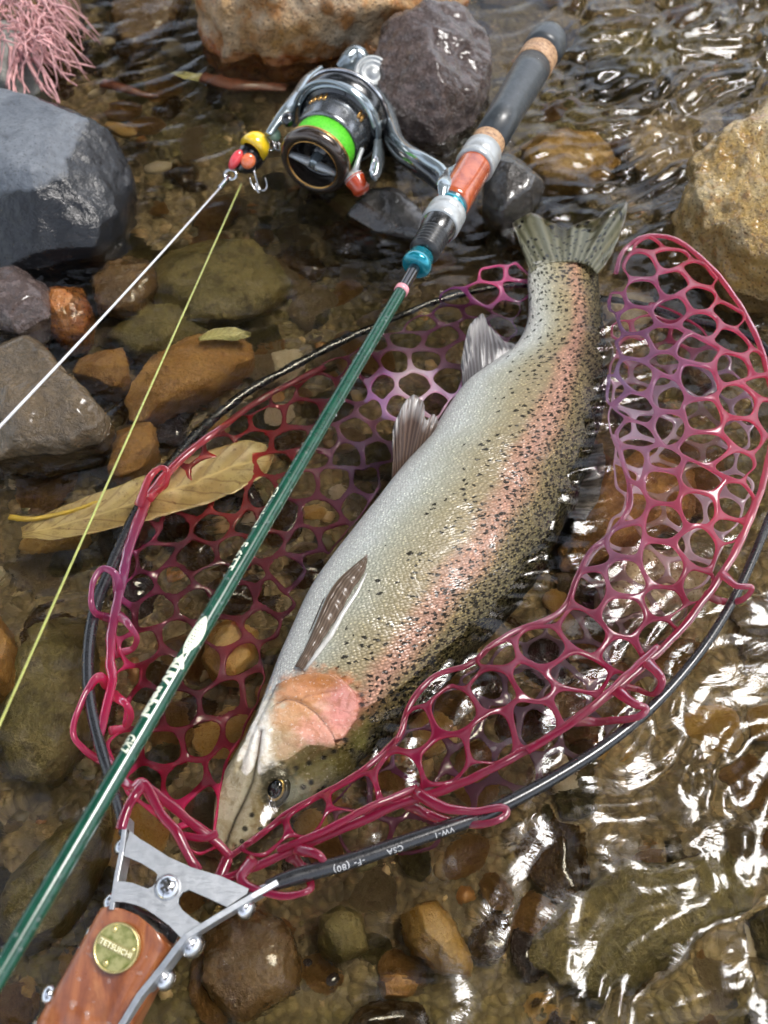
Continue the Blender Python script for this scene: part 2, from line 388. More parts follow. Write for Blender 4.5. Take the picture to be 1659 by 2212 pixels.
rock('boulder', 'big blue grey boulder with dry pitted top and black wet lower half', [(-90, 240), (60, 262), (150, 272), (225, 325), (290, 385), (298, 440), (270, 500), (200, 570), (90, 600), (-100, 590)], 0, .045, .05, M_GREYROCK, 3, .09, .5, 8, 180, 80)
rock('streamside_rock', 'large rough orange and cream rock across the top of the picture', [(420, 120), (440, 20), (560, -120), (760, -170), (950, -140), (1010, -20), (1000, 70), (900, 100), (760, 130), (640, 150), (520, 130), (470, 150)], 0, .085, .05, M_ORANGE, 5, .24, .5, 9, 200, 80)
rock('round_rock', 'rounded purple brown wet rock behind the fishing reel', [(780, 150), (820, 95), (900, 75), (990, 85), (1050, 140), (1062, 205), (1030, 270), (960, 310), (860, 310), (800, 260)], 0, .045, .05, M_PURPLE, 8, .17, .7, 8, 170, 70)
rock('porous_rock', 'big ochre porous rock glistening with water above the net', [(1720, 230), (1600, 262), (1540, 320), (1500, 400), (1450, 460), (1425, 505), (1450, 545), (1520, 580), (1580, 640), (1720, 690), (1800, 450)], 0, .06, .05, M_OCHRE, 12, .27, .65, 7, 220, 90)
rock('wet_stone', 'large wet brown stone under the white fishing line', [(-60, 720), (40, 710), (110, 770), (190, 860), (245, 915), (220, 960), (120, 985), (-60, 1000)], 0, .020, .05, rock_mat('glossy_olive_brown_stone', (.075, .050, .022), (.13, .085, .038), (.20, .14, .075), 30, (.06, .3), .58, 1.2, coat=.5), 14, .12, .6, 7, 150, 60)
rock('wet_stone', 'purplish wet stone between the blue grey boulder and large brown stone', [(-60, 600), (60, 588), (110, 605), (108, 680), (80, 740), (20, 715), (-60, 700)], 0, .014, .05, M_PURPLE, 15, .08, .6, 5)
rock('wet_stone', 'dark wet stone half hidden behind the orange reel seat', [(1045, 400), (1090, 345), (1140, 360), (1175, 420), (1150, 460), (1080, 490), (1040, 450)], 0, .022, .05, M_DARK, 17, .08, .7, 4)
rock('flat_stone', 'dark flat stone just below the reel spool and handle knob', [(730, 450), (790, 415), (860, 410), (930, 480), (945, 535), (890, 520), (810, 500)], 0, .008, .05, M_DARK, 18, .06, .6, 4)
rock('sunken_stone', 'rust brown oblong stone under the upper left of the net hoop', [(272, 910), (280, 870), (330, 800), (400, 755), (480, 735), (548, 760), (555, 800), (500, 835), (450, 865), (370, 895), (300, 930)], -.022, .012, .03, M_RUST, 20, .06, .6, 5)
rock('sunken_stone', 'tan square cornered stone left of the rust brown oblong stone', [(165, 830), (180, 795), (285, 775), (300, 830), (260, 862), (215, 850)], -.022, .012, .03, M_RUST, 21, .07, .6, 6)
rock('sunken_stone', 'reddish angular stone just above the yellow leaf', [(238, 1040), (262, 960), (335, 930), (352, 985), (310, 1040), (270, 1055)], -.024, .012, .03, M_RUST, 22, .06, .6, 6)
rock('sunken_stone', 'mottled orange stone beside the purplish wet stone', [(98, 660), (120, 625), (175, 622), (205, 680), (190, 740), (140, 750), (105, 720)], -.012, .014, .04, M_ORANGE, 23, .08, .65, 5)
rock('sunken_stone', 'grey brown flat stone between white and green fishing lines', [(200, 620), (280, 570), (330, 580), (350, 640), (300, 700), (215, 690)], -.024, .010, .03, M_WETBROWN, 24, .06, .6, 5)
rock('sunken_stone', 'wide olive brown stone crossed by the green fishing line', [(330, 600), (440, 540), (560, 560), (640, 620), (600, 690), (500, 720), (400, 730), (340, 680)], -.030, .014, .03, M_OLIVE, 25, .08, .6, 5)
rock('sunken_stone', 'olive stone with dark hollows under the green line', [(230, 745), (330, 690), (420, 700), (460, 735), (380, 790), (300, 800)], -.034, .010, .03, M_OLIVE, 26, .07, .6, 5)
rock('sunken_stone', 'long sloping olive slab under the rod near the net handle', [(20, 1960), (70, 1850), (150, 1770), (240, 1720), (260, 1780), (220, 1900), (150, 2010), (60, 2070), (20, 2040)], -.030, .022, .03, M_OLIVE, 27, .06, .6, 5)
rock('sunken_stone', 'ochre oblong stone deep in the water below the hoop cable', [(862, 1985), (880, 1955), (930, 1945), (985, 2010), (1022, 2085), (1010, 2120), (950, 2110), (890, 2060)], -.036, .014, .03, M_AMBER, 28, .06, .6, 4)
rock('sunken_stone', 'small orange brown stone at the bottom beneath the ochre oblong stone', [(810, 2120), (860, 2100), (905, 2125), (890, 2160), (820, 2160)], -.036, .012, .03, M_RUST, 29, .06, .6, 4)
rock('sunken_stone', 'dim olive stone at the foot of the picture beside the net handle', [(690, 1990), (740, 1960), (790, 1990), (800, 2060), (740, 2090), (690, 2060)], -.040, .012, .03, M_OLIVE, 30, .06, .6, 4)
rock('netted_stone', 'orange stone inside the net just right of the rod lettering', [(440, 1440), (465, 1370), (510, 1350), (562, 1385), (560, 1450), (520, 1490), (455, 1480)], -.030, .014, .03, M_AMBER, 31, .08, .65, 5)
rock('netted_stone', 'warm cream stone under the pink net right of the trout', [(1280, 1320), (1290, 1240), (1360, 1200), (1460, 1215), (1520, 1270), (1500, 1330), (1400, 1360), (1320, 1370)], -.024, .016, .03, M_CREAM, 32, .10, .6, 5)
rock('netted_stone', 'brown rough stone against the trout back under clear netting', [(1210, 1230), (1250, 1110), (1310, 1020), (1400, 985), (1480, 1030), (1490, 1130), (1400, 1190), (1300, 1230)], -.028, .018, .03, M_RUST, 33, .16, .6, 5)
rock('netted_stone', 'dark brown stone beneath the lower net wall and cable', [(1150, 1560), (1230, 1480), (1340, 1450), (1390, 1520), (1300, 1600), (1200, 1640)], -.040, .014, .03, M_WETBROWN, 34, .08, .6, 5)
rock('sunken_stone', 'brown stone in the riffle right of the cork ringed grip', [(1150, 560//1), (1180, 500), (1120, 500), (1090, 530)], -.020, .012, .03, M_WETBROWN, 35, .08, .6, 4)
rock('sunken_stone', 'golden brown stone under the ripples beside the black grip', [(1120, 340), (1200, 310), (1290, 320), (1330, 380), (1270, 430), (1180, 430), (1130, 400)], -.022, .018, .03, M_AMBER, 36, .08, .6, 4)
rock('sunken_stone', 'pale tan stone beneath the riffle left of the ochre porous rock', [(1340, 320), (1420, 280), (1500, 300), (1490, 370), (1420, 410), (1350, 390)], -.026, .016, .03, M_TAN, 37, .08, .6, 4)
rock('sunken_stone', 'dark olive stone in the quick water at the top right', [(1240, 120), (1340, 90), (1440, 120), (1450, 180), (1350, 210), (1260, 190)], -.030, .016, .03, M_OLIVE, 38, .08, .6, 4)
rock('sunken_stone', 'red brown sunken wood root shaped as a rock, by the pink rootlets', [(250, 0), (380, -30), (420, 20), (380, 90), (320, 130), (280, 170), (240, 120)], -.026, .012, .04, M_WETBROWN, 39, .08, .6, 4)  # rock shape standing in for a sunken wood root
rock('bank_stone', 'pale grey green stone under the pink rootlets', [(-60, 150), (20, 90), (90, 120), (110, 190), (60, 225), (-60, 215)], .0, .03, .05, rock_mat('pale_grey_stone', (.26, .26, .23), (.34, .34, .30), (.18, .17, .14), 30, (.5, .7), .55, .8), 40, .10, .65, 5)
rock('bank_stone', 'grey brown earth mound overgrown with pink rootlets', [(-60, 60), (20, -60), (170, -60), (185, 60), (140, 130), (60, 160), (-60, 140)], -.0, .03, .05, M_WETBROWN, 41, .14, .65, 4)
rock('bank_stone', 'orange flank of stone at left edge beneath the leaf stem', [(-60, 1360), (0, 1330), (35, 1400), (30, 1480), (0, 1520), (-60, 1500)], -.02, .014, .04, M_RUST, 42, .1, .65, 4)
rock('flat_stone', 'broad grey brown slab under the lowest stretch of fishing line', [(40, 1420), (130, 1330), (210, 1350), (230, 1500), (200, 1650), (120, 1720), (30, 1680), (0, 1560)], -.036, .014, .03, M_OLIVE, 43, .05, .6, 4)
rock('flat_stone', 'long brown slab running under the bottom right riffle', [(1050, 2120), (1150, 1950), (1330, 1870), (1560, 1850), (1620, 1960), (1450, 2080), (1250, 2180)], -.050, .016, .03, M_OLIVE, 44, .08, .6, 5)
rock('flat_stone', 'dark brown slab right of the wooden net handle', [(440, 2010), (560, 1970), (660, 2020), (650, 2140), (540, 2220), (420, 2190)], -.044, .014, .03, M_WETBROWN, 45, .06, .6, 5)

# small stones: shared pebble meshes, each stone its own object
def pebble_mesh(seed, mat, sub=3):
    bm = bmesh.new(); bmesh.ops.create_icosphere(bm, subdivisions=sub, radius=1)
    V = np.array([x.co for x in bm.verts]); r0 = random.Random(seed)
    for k in range(6):
        n = np.array((r0.uniform(-1, 1), r0.uniform(-1, 1), r0.uniform(-1, 1))); n /= np.linalg.norm(n)
        s = V@n; V -= n*(np.maximum(s-r0.uniform(.62, .85), 0)*.8)[:, None]
    V += V*(.16*fbm(V*1.2+seed*7.7, 3))[:, None]
    for x, p in zip(bm.verts, V): x.co = p
    me = bpy.data.meshes.new('pebble'); bm.to_mesh(me); bm.free(); me.materials.append(mat)
    me.polygons.foreach_set('use_smooth', [True]*len(me.polygons)); return me
def pmat(m, k):
    t2 = m.copy(); t2.name = m.name+'_pebble'
    for n in t2.node_tree.nodes:
        if n.type == 'TEX_NOISE': n.inputs['Scale'].default_value *= k
        if n.type == 'TEX_VORONOI': n.inputs['Scale'].default_value *= k
        if n.type == 'BUMP': n.inputs['Distance'].default_value = .06
    return t2
PK = [('brown', M_WETBROWN, 5), ('rust coloured', M_RUST, 3), ('tan', M_TAN, 4), ('dark olive', M_OLIVE, 5), ('cream', M_CREAM, 1), ('amber', M_AMBER, 1), ('purplish grey', M_PURPLE, 2)]
PM = [(n, [pebble_mesh(60+i*9+j, pmat(m, .035)) for j in range(3)], wgt) for i, (n, m, wgt) in enumerate(PK)]
USED = {}; STONES = {}
LAND = [(120, 330, 'beside the blue grey boulder'), (60, 80, 'by the pink rootlets'), (300, 130, 'near the red brown twig'), (500, 200, 'at the foot of the orange rock'), (440, 400, 'below the lure hooks'), (600, 460, 'between the lure line and reel spool'), (880, 420, 'under the reel stem'), (1180, 230, 'beside the black rod grip'), (1350, 120, 'in the top right riffle'), (1500, 250, 'behind the ochre porous rock'), (1300, 420, 'in the riffle past the tail fin'), (1500, 620, 'between ochre porous rock and net'), (760, 600, 'beside the rod foregrip'), (560, 600, 'below the green line in the pool'), (330, 720, 'by the brown oblong stone'), (130, 900, 'against the large wet brown stone'), (120, 650, 'left of the white line'), (200, 1010, 'above the yellow leaf'), (120, 1250, 'below the yellow leaf'), (480, 900, 'just outside the upper hoop'), (700, 850, 'under the red netting by the rod'), (850, 780, 'under the violet netting by the pelvic fin'), (700, 1050, 'under the netting beside the belly'), (480, 1250, 'under the netting left of the rod lettering'), (380, 1550, 'under the netting by the rod print'), (100, 1550, 'on the slab left of the hoop'), (80, 1850, 'on the slope left of the rod'), (420, 1720, 'under the net cords by the bracket'), (1000, 640, 'under the netting by the anal fin'), (1420, 800, 'under the pink net wall at right'), (1450, 1050, 'under the clear netting at right'), (1350, 1300, 'under the net wall by the trout back'), (1150, 1500, 'under the lower net wall'), (850, 1780, 'under the hoop cable lettering'), (700, 1950, 'in the dark water right of the bracket'), (950, 1950, 'beside the ochre oblong stone'), (1250, 1780, 'outside the lower hoop in the riffle'), (1550, 1550, 'in the glinting riffle at right'), (1550, 1850, 'at the right edge of the lower riffle'), (1300, 2050, 'by the long slab at the bottom'), (1550, 2120, 'in the bottom right corner'), (950, 2170, 'at the bottom edge below the ochre stone'), (550, 2130, 'beside the wooden handle')]
def stone(u, v, px, k, j=0, flat=.5, z=None, lab=None, rot=None, asp=None, cat='pebble', grp=None):
    d = proj(W(u, v, -.035)[None])[1][0]; r = px*d/FPX/2
    p = W(u, v, z if z is not None else -.04); zb = z if z is not None else float(bedz(p[0], p[1]))+r*flat*.35
    p = W(u, v, zb)
    o = bpy.data.objects.new('pebble', PM[k][1][j % 3]); COL.objects.link(o)
    asp = asp or rng.uniform(.65, .95)
    o.location = p; o.scale = (r, r*asp, r*flat); o.rotation_euler = (rng.uniform(-.25, .25), rng.uniform(-.25, .25), rot if rot is not None else rng.uniform(0, 6.28))
    if not lab:
        sz = 'tiny' if px < 28 else 'small' if px < 50 else 'fair sized' if px < 70 else 'larger'
        lab = '%s %s pebble %s' % (sz, PM[k][0], min(LAND, key=lambda q: math.hypot(q[0]-u, q[1]-v))[2])
        USED[lab] = USED.get(lab, 0)+1; grp = lab.replace('pebble', 'pebbles', 1)
    tag(o, lab, cat, grp); STONES.setdefault(lab, []).append((u, v, o))
    return o
def one(u, v, px, k, lab, **kw):
    o = stone(u, v, px, k, lab=lab, **kw)
    if 'group' in o: del o['group']
one(548, 1145, 62, 4, 'speckled cream egg shaped pebble left of the rod lettering', asp=.8, rot=1.2, flat=.7)
one(680, 1140, 56, 5, 'glowing amber pebble between the rod and trout belly', asp=.6, rot=.0, flat=.6)
one(540, 905, 46, 4, 'yellowish pebble in the net above the tip of the leaf', asp=.7, rot=.3)
one(345, 375, 62, 4, 'creamy lump left of the lure tail hooks and boulder corner', asp=.75, rot=.5, z=-.012)
one(362, 420, 34, 1, 'salmon pink pebble under the creamy lump', asp=.95)
one(262, 290, 76, 5, 'curled orange pebble beside the boulder top edge', asp=.5, rot=-.5, z=-.008)
one(320, 300, 80, 1, 'round rust pebble right of the curled orange pebble', z=-.022)
one(575, 630, 74, 3, 'light olive pebble under the green fishing line', asp=.6, rot=.2)
one(760, 640, 60, 2, 'tan pebble beside the pink whipping of the rod', asp=.8)
one(745, 685, 84, 1, 'reddish angular pebble left of the rod behind the hoop', asp=.7, rot=.6)
one(815, 740, 90, 2, 'tan flat pebble just left of the green blank', asp=.7)
one(235, 108, 34, 4, 'pale pebble in shallow water below the red brown root', z=-.012)
one(215, 215, 46, 4, 'pale chip beside the red brown twig', asp=.5, rot=.5, z=-.012)
one(640, 1000, 60, 2, 'broken shell coloured chip beside the rod blank', asp=.45, rot=.6)
one(515, 1085, 70, 0, 'brown pebble between yellow leaf and net floor', asp=.8)
one(730, 1100, 50, 4, 'cream pebble tucked under the net by the belly', asp=.8)
one(140, 1205, 150, 5, 'ochre flat pebble under the lower side of the yellow leaf', asp=.5, rot=.1, flat=.3)
one(15, 1275, 50, 4, 'cream pebble at the left edge below the leaf stem', asp=.9)
one(0, 1010, 60, 1, 'orange pebble at left edge below the large wet stone', asp=.8)
n = 0
while n < 275:
    u, v = (rng.uniform(-40, 850), rng.uniform(150, 1000)) if rng.random() < .42 else (rng.uniform(-40, 1700), rng.uniform(-20, 2230))
    if inpoly([(u, v)], [(480, 1850), (600, 1400), (1000, 830), (1140, 600), (1290, 600), (1290, 950), (1100, 1370), (700, 1700)])[0]: continue
    k = rng.choice(len(PM), p=np.array([x[2] for x in PM])/sum(x[2] for x in PM)); s = rng.choice([30, 42, 60, 84, 118], p=[.10, .18, .26, .26, .20])
    if v < 500: s *= .75
    stone(u, v, s, int(k), int(rng.integers(3)), rng.uniform(.4, .6)); n += 1

# cobbles half sunk in the bed, kept apart from each other
CK = [(0, 3), (1, 4), (2, 3), (3, 3), (5, 2)]; taken = []; tries = 0
while len(taken) < 150 and tries < 6000:
    tries += 1; u, v = rng.uniform(-60, 1720), rng.uniform(-10, 2240); px = rng.uniform(95, 200)*(.7 if v < 500 else 1)
    if any(math.hypot(u-a, v-b) < (px+c)*.46 for a, b, c in taken): continue
    if inpoly([(u, v)], [(520, 1850), (620, 1400), (1010, 850), (1140, 600), (1290, 600), (1270, 950), (1080, 1370), (700, 1700)])[0]: continue
    taken.append((u, v, px)); k = int(rng.choice([c[0] for c in CK], p=np.array([c[1] for c in CK])/15)); fl = rng.uniform(.28, .42)
    d = proj(W(u, v, -.035)[None])[1][0]; p = W(u, v, -.045); r = px*d/FPX/2
    lab = '%s sunken %s cobble %s' % ('wide' if px > 150 else 'medium', PM[k][0], min(LAND, key=lambda q: math.hypot(q[0]-u, q[1]-v))[2]); USED[lab] = 1
    o = stone(u, v, px, k, int(rng.integers(3)), fl, z=float(bedz(p[0], p[1]))+rng.uniform(-.002, .003), lab=lab, cat='cobble', grp=lab.replace('cobble', 'cobbles', 1)); o.name = 'cobble'

for lab, L in STONES.items():                              # look-alikes in one spot: say which one
    if len(L) < 2: continue
    su, sv = [max(q[i] for q in L)-min(q[i] for q in L) for i in (0, 1)]; ax_ = 0 if su >= sv else 1; L.sort(key=lambda q: q[ax_])
    ends, side = (('leftmost', 'rightmost'), 'from the left') if ax_ == 0 else (('uppermost', 'lowest'), 'from the top')
    for i, (_, _, o) in enumerate(L): o['label'] = (ends[0] if i == 0 else ends[1] if i == len(L)-1 else ('second', 'third', 'fourth', 'fifth')[i-1]+' '+side+',')+' '+lab

# fine gravel: one mass
bm = bmesh.new(); bmesh.ops.create_icosphere(bm, subdivisions=1, radius=1); iv = np.array([x.co for x in bm.verts]); bm.verts.index_update(); jf = np.array([[x.index for x in f.verts] for f in bm.faces]); bm.free()
NG = 9000
gx = rng.uniform(-.62, .72, NG); gy = rng.uniform(-.12, 1.15, NG); _guv, _ = proj(np.stack((gx, gy, 0*gx-.045), 1)); _kp = (rng.random(NG) > .85*sstep(850, 1150, _guv[:, 0])*sstep(1400, 1650, _guv[:, 1])) ; gx, gy = gx[_kp], gy[_kp]; NG = len(gx); gr = rng.uniform(.0012, .0055, NG)*rng.uniform(.5, 1.3, NG)
gv = iv[None]*(1+.35*rng.normal(size=(NG, len(iv), 1))*.6)*gr[:, None, None]*np.stack((np.ones(NG), rng.uniform(.6, 1, NG), rng.uniform(.25, .55, NG)), 1)[:, None]
aa = rng.uniform(0, 6.28, NG); ca, sa = np.cos(aa)[:, None], np.sin(aa)[:, None]
gv = np.stack((gv[:, :, 0]*ca-gv[:, :, 1]*sa, gv[:, :, 0]*sa+gv[:, :, 1]*ca, gv[:, :, 2]), -1)
gv += np.stack((gx, gy, bedz(gx, gy)+gr*.05), 1)[:, None]
gf = (jf[None]+(np.arange(NG)*len(iv))[:, None, None]).reshape(-1, 3)
pal = np.array(((.10, .066, .026), (.16, .105, .044), (.24, .165, .08), (.06, .046, .022), (.20, .095, .028), (.36, .26, .13), (.11, .09, .036)))*1.75
gc = pal[rng.choice(7, NG, p=[.25, .22, .13, .2, .08, .04, .08])]*rng.uniform(.7, 1.2, (NG, 1))
t = NT('mixed_gravel'); at = t.add('Attribute', {'attribute_name': 'col'}).outputs[0]
t.bs(Base_Color=t.mix(t.mapr(t.noise(t.co(), 600, 4), .3, .7, 0, .6), at, t.mix(1.0, at, (.4, .38, .35), 'MULTIPLY')), Roughness=.5)
tag(obj('gravel', gv.reshape(-1, 3), gf, t.m, org=(0, 0, 0), cols=np.repeat(np.concatenate((gc, np.ones((NG, 1))), 1), len(iv), 0)), 'fine mixed brown gravel covering the bottom of the stream', 'gravel', kind='stuff')

# ------------------------------------------------------------------ trout
LP = [(478,1838),(463,1790),(467,1730),(484,1675),(505,1635),(535,1580),(562,1520),(585,1462),(605,1410),(632,1350),(667,1275),(711,1210),(762,1145),(817,1075),(872,1005),(925,945),(966,880),(1008,825),(1066,782),(1113,745),(1138,700),(1143,655),(1140,610),(1142,572)]
RP = [(508,1842),(562,1816),(622,1777),(682,1732),(737,1692),(793,1643),(852,1592),(907,1542),(962,1482),(1017,1427),(1087,1352),(1142,1282),(1187,1207),(1227,1122),(1257,1037),(1282,957),(1299,887),(1305,827),(1305,772),(1302,727),(1298,687),(1294,647),(1292,607),(1290,570)]
TH = [.10,.34,.44,.50,.52,.54,.55,.55,.56,.56,.56,.56,.56,.55,.54,.53,.51,.49,.47,.45,.43,.40,.36,.30]
zL = np.interp(np.arange(24), [0, 4, 10, 16, 23], [-.010, -.003, .002, .004, .008])
zR = np.interp(np.arange(24), [0, 4, 10, 16, 20, 23], [-.014, -.017, -.016, -.012, -.004, .004])
L3 = Wn(LP, zL); R3 = Wn(RP, zR)
tt = np.concatenate((np.linspace(0, 9, 190), np.linspace(9, 23, 150)[1:])); NR = len(tt)
Lc, Rc = cromt(L3, tt), cromt(R3, tt); thk = np.interp(tt, np.arange(24), TH)*.72
Cc = (Lc+Rc)/2; Ax = (Rc-Lc)/2; hw = np.linalg.norm(Ax, axis=1)
Tg = np.gradient(Cc, axis=0); Tg /= np.linalg.norm(Tg, axis=1)[:, None]
Up = np.cross(Ax, Tg); Up /= np.linalg.norm(Up, axis=1)[:, None]; Up *= np.sign(Up[:, 2])[:, None]
sl = np.concatenate(([0], np.cumsum(np.linalg.norm(np.diff(Cc, axis=0), axis=1))))
NA = 150
ph = np.concatenate((np.linspace(math.pi, 0, 110), np.linspace(0, -math.pi, 42)[1:-1]))
cx = np.sign(np.cos(ph))*np.abs(np.cos(ph))**.92; sx = np.sign(np.sin(ph))*np.abs(np.sin(ph))**.74
FV = Cc[:, None] + Ax[:, None]*cx[None, :, None] + Up[:, None]*(hw*thk)[:, None, None]*sx[None, :, None]
nA = len(ph); FVf = FV.reshape(-1, 3); upper = np.tile(sx >= -.01, NR)
uvf, dpf = proj(FVf); tnf = np.tile(np.cos(ph), NR); slf = np.repeat(sl, nA); hwf = np.repeat(hw, nA)
Nrm = (Ax/hw[:, None])[:, None]*(cx*1.0)[None, :, None]*thk[:, None, None] + Up[:, None]*sx[None, :, None]
Nrm /= np.linalg.norm(Nrm, axis=2)[:, :, None]+1e-9; Nf = Nrm.reshape(-1, 3)
# head relief and pigment, laid out from the photographed head
OPER = [(614,1475),(640,1462),(679,1454),(718,1459),(744,1475),(765,1496),(773,1527),(768,1553),(752,1579),(739,1597),(721,1602)]
PREO = [(600,1520),(619,1511),(640,1514),(661,1524),(682,1540),(703,1563),(716,1587),(721,1602)]
SUTU = [(645,1517),(658,1506),(692,1498),(731,1493)]
JAW = [(562,1580),(557,1623),(547,1688),(531,1727),(512,1767),(497,1808),(489,1838)]
MAXI = [(556,1600),(552,1640),(538,1690),(520,1730)]
THRO = [(600,1470),(560,1545),(535,1610),(515,1660)]
HEADP = OPER+[(735,1640),(700,1700),(640,1790),(520,1840),(460,1800),(470,1720),(500,1640),(560,1540),(600,1480)]
d_op, _ = dline(uvf, OPER); d_pr, _ = dline(uvf, PREO); d_su, _ = dline(uvf, SUTU); d_ja, _ = dline(uvf, JAW); d_mx, _ = dline(uvf, MAXI); d_th, _ = dline(uvf, THRO)
inh = inpoly(uvf, HEADP) & upper
mm = np.zeros(len(FVf))
mm += np.where(inh, .0026*np.exp(-(d_op/34)**2), -.0010*np.exp(-(d_op/10)**2))*upper
side = inpoly(uvf, PREO+[(700,1700),(480,1840),(470,1720),(560,1540)])
mm += np.where(side, .0006*np.exp(-(d_pr/22)**2), -.0012*np.exp(-(d_pr/5)**2))*upper
mm += upper*(-.0016*np.exp(-(d_ja/3.5)**2) - .0007*np.exp(-(d_mx/5)**2) + .0008*np.exp(-((d_ja-14)/10)**2) - .0004*np.exp(-(d_su/3)**2) - .0010*np.exp(-(d_th/6)**2))
EYE = np.array((597, 1706)); d_ey = np.linalg.norm((uvf-EYE)/np.array((1, 1.05)), axis=1)
mm += upper*(.0030*np.exp(-(d_ey/34)**2) - .0035*np.exp(-(d_ey/19)**4))
mm += .00025*fbm(FVf*260, 3)*inh
FVf = FVf + Nf*mm[:, None]
pig = np.zeros((len(FVf), 4))
def paint(mask, c, a):
    global pig
    a = np.clip(a*mask, 0, 1)[:, None]; c = np.array(c)
    al = pig[:, 3:4]; na = a+al*(1-a); rgb = (c*a+pig[:, :3]*al*(1-a))/np.maximum(na, 1e-6); pig = np.concatenate((rgb, na), 1)
hn = fbm(FVf*140, 4); hn2 = fbm(FVf*420+9, 3)
dh, _ = dline(uvf, HEADP, True); hm = np.where(inh, sstep(0, 14, dh), 0)
paint(hm, (.36, .30, .19), .95)
def blob(c, r, col, a, soft=1.0, nz=.35):
    d = np.linalg.norm((uvf-np.array(c))/np.array(r), axis=1)+nz*hn+.38*hn2; paint(upper*1.0, col, a*sstep(1+.35*soft, 1-.35*soft, d))
blob((600, 1560), (60, 60), (.52, .48, .38), .8)
blob((690, 1500), (85, 50), (.50, .20, .08), .85)
blob((648, 1555), (62, 50), (.48, .24, .10), .85)
blob((735, 1540), (48, 55), (.54, .24, .18), .95)
blob((752, 1510), (16, 30), (.60, .40, .34), .6)
blob((700, 1475), (60, 12), (.36, .13, .03), .8)
blob((705, 1525), (30, 10), (.60, .38, .28), .5)
blob((640, 1590), (40, 12), (.58, .44, .34), .6)
blob((668, 1618), (18, 22), (.56, .40, .34), .6)
blob((680, 1590), (50, 45), (.60, .28, .20), .9)
blob((650, 1620), (55, 30), (.52, .27, .22), .7)
blob((610, 1610), (45, 40), (.30, .20, .08), .7)
blob((690, 1650), (75, 42), (.15, .13, .045), .9)
blob((640, 1755), (70, 40), (.16, .125, .05), .9)
blob((775, 1580), (25, 45), (.20, .19, .06), .8)
blob((565, 1780), (60, 60), (.30, .23, .11), .9)
blob((520, 1700), (34, 130), (.60, .57, .49), .9, nz=.15)
blob((480, 1770), (26, 90), (.56, .50, .41), .8, nz=.15)
blob((560, 1600), (22, 80), (.62, .61, .56), .9, nz=.15)
blob((575, 1665), (22, 60), (.55, .52, .44), .6)
blob((603, 1700), (40, 52), (.045, .04, .022), .95, .7)
blob((640, 1720), (32, 40), (.30, .32, .28), .7)
paint(upper*inh, (.30, .12, .03), .75*np.exp(-((d_op-8)/8)**2)*(uvf[:, 1] < 1530))
paint(upper, (.02, .012, .008), .95*np.exp(-(d_ja/3.0)**2)*(uvf[:, 1] > 1640))
paint(upper, (.10, .04, .025), .8*np.exp(-(d_ja/3.5)**2)*(uvf[:, 1] <= 1640))
paint(upper, (.05, .015, .01), .9*np.exp(-(d_pr/2.4)**2)); paint(upper, (.09, .035, .015), .9*np.exp(-((d_op+1)/3.0)**2)*(uvf[:, 0] > 640)); paint(upper, (.2, .07, .03), .5*np.exp(-(d_su/2)**2))
paint(upper, (.62, .60, .54), .6*np.exp(-((d_ja-9)/5)**2)*(uvf[:, 1] < 1740)*(uvf[:, 0] < 560))
jp = [(463,1800),(470,1720),(492,1660),(540,1600),(552,1640),(536,1700),(511,1768),(494,1822)]; dj_, _ = dline(uvf, jp, True); paint(upper*inpoly(uvf, jp), (.60, .57, .50), .8*sstep(0, 9, dj_))
blob((745, 1530), (34, 48), (.56, .22, .19), .7)
for c in [(781,1500),(782,1522),(783,1551),(747,1600),(699,1639),(669,1650),(530,1793),(545,1763),(523,1821),(562,1793),(590,1775),(600,1790),(575,1820),(720,1625),(640,1660),(760,1625),(655,1700),(672,1690),(690,1710),(660,1745),(640,1770)]:
    d = np.linalg.norm(uvf-np.array(c), axis=1)+2.0*hn; paint(upper, (.012, .010, .008), .95*sstep(7.5, 4.5, d))
F = [(i*nA+k, i*nA+(k+1) % nA, (i+1)*nA+(k+1) % nA, (i+1)*nA+k) for i in range(NR-1) for k in range(nA)]
F += [tuple(range(nA-1, -1, -1)), tuple((NR-1)*nA+k for k in range(nA))]
t = NT('trout_skin'); fc = t.add('Attribute', {'attribute_name': 'fc'}).outputs['Vector']; pg = t.add('Attribute', {'attribute_name': 'col'})
sp = t.add('SeparateXYZ', Vector=fc); s_, w_, n_ = sp.outputs
swx = t.add('CombineXYZ', i0=s_, i1=w_, i2=0.0).outputs[0]
wob = t.noise(swx, 38, 4, .55); wob2 = t.noise(swx, 260, 3, .6)
tn = t.math('ADD', n_, t.math('MULTIPLY', t.math('SUBTRACT', wob, .5), .34))
body = t.ramp(t.mapr(tn, -1, 1, 0, 1), [(0, (.44, .44, .42)), (.12, (.40, .42, .39)), (.24, (.30, .305, .24)), (.38, (.245, .215, .125)), (.50, (.25, .195, .10)), (.555, (.34, .19, .115)), (.625, (.42, .225, .155)), (.685, (.31, .18, .10)), (.74, (.20, .15, .06)), (.85, (.11, .092, .032)), (1, (.045, .042, .018))])
goldk = t.mapr(s_, .30, .40, 0, .55)                       # the tail end is more golden
body = t.mix(goldk, body, t.ramp(t.mapr(tn, -1, 1, 0, 1), [(0, (.34, .32, .22)), (.4, (.34, .28, .13)), (.62, (.42, .24, .10)), (.8, (.27, .21, .08)), (1, (.12, .10, .04))]))
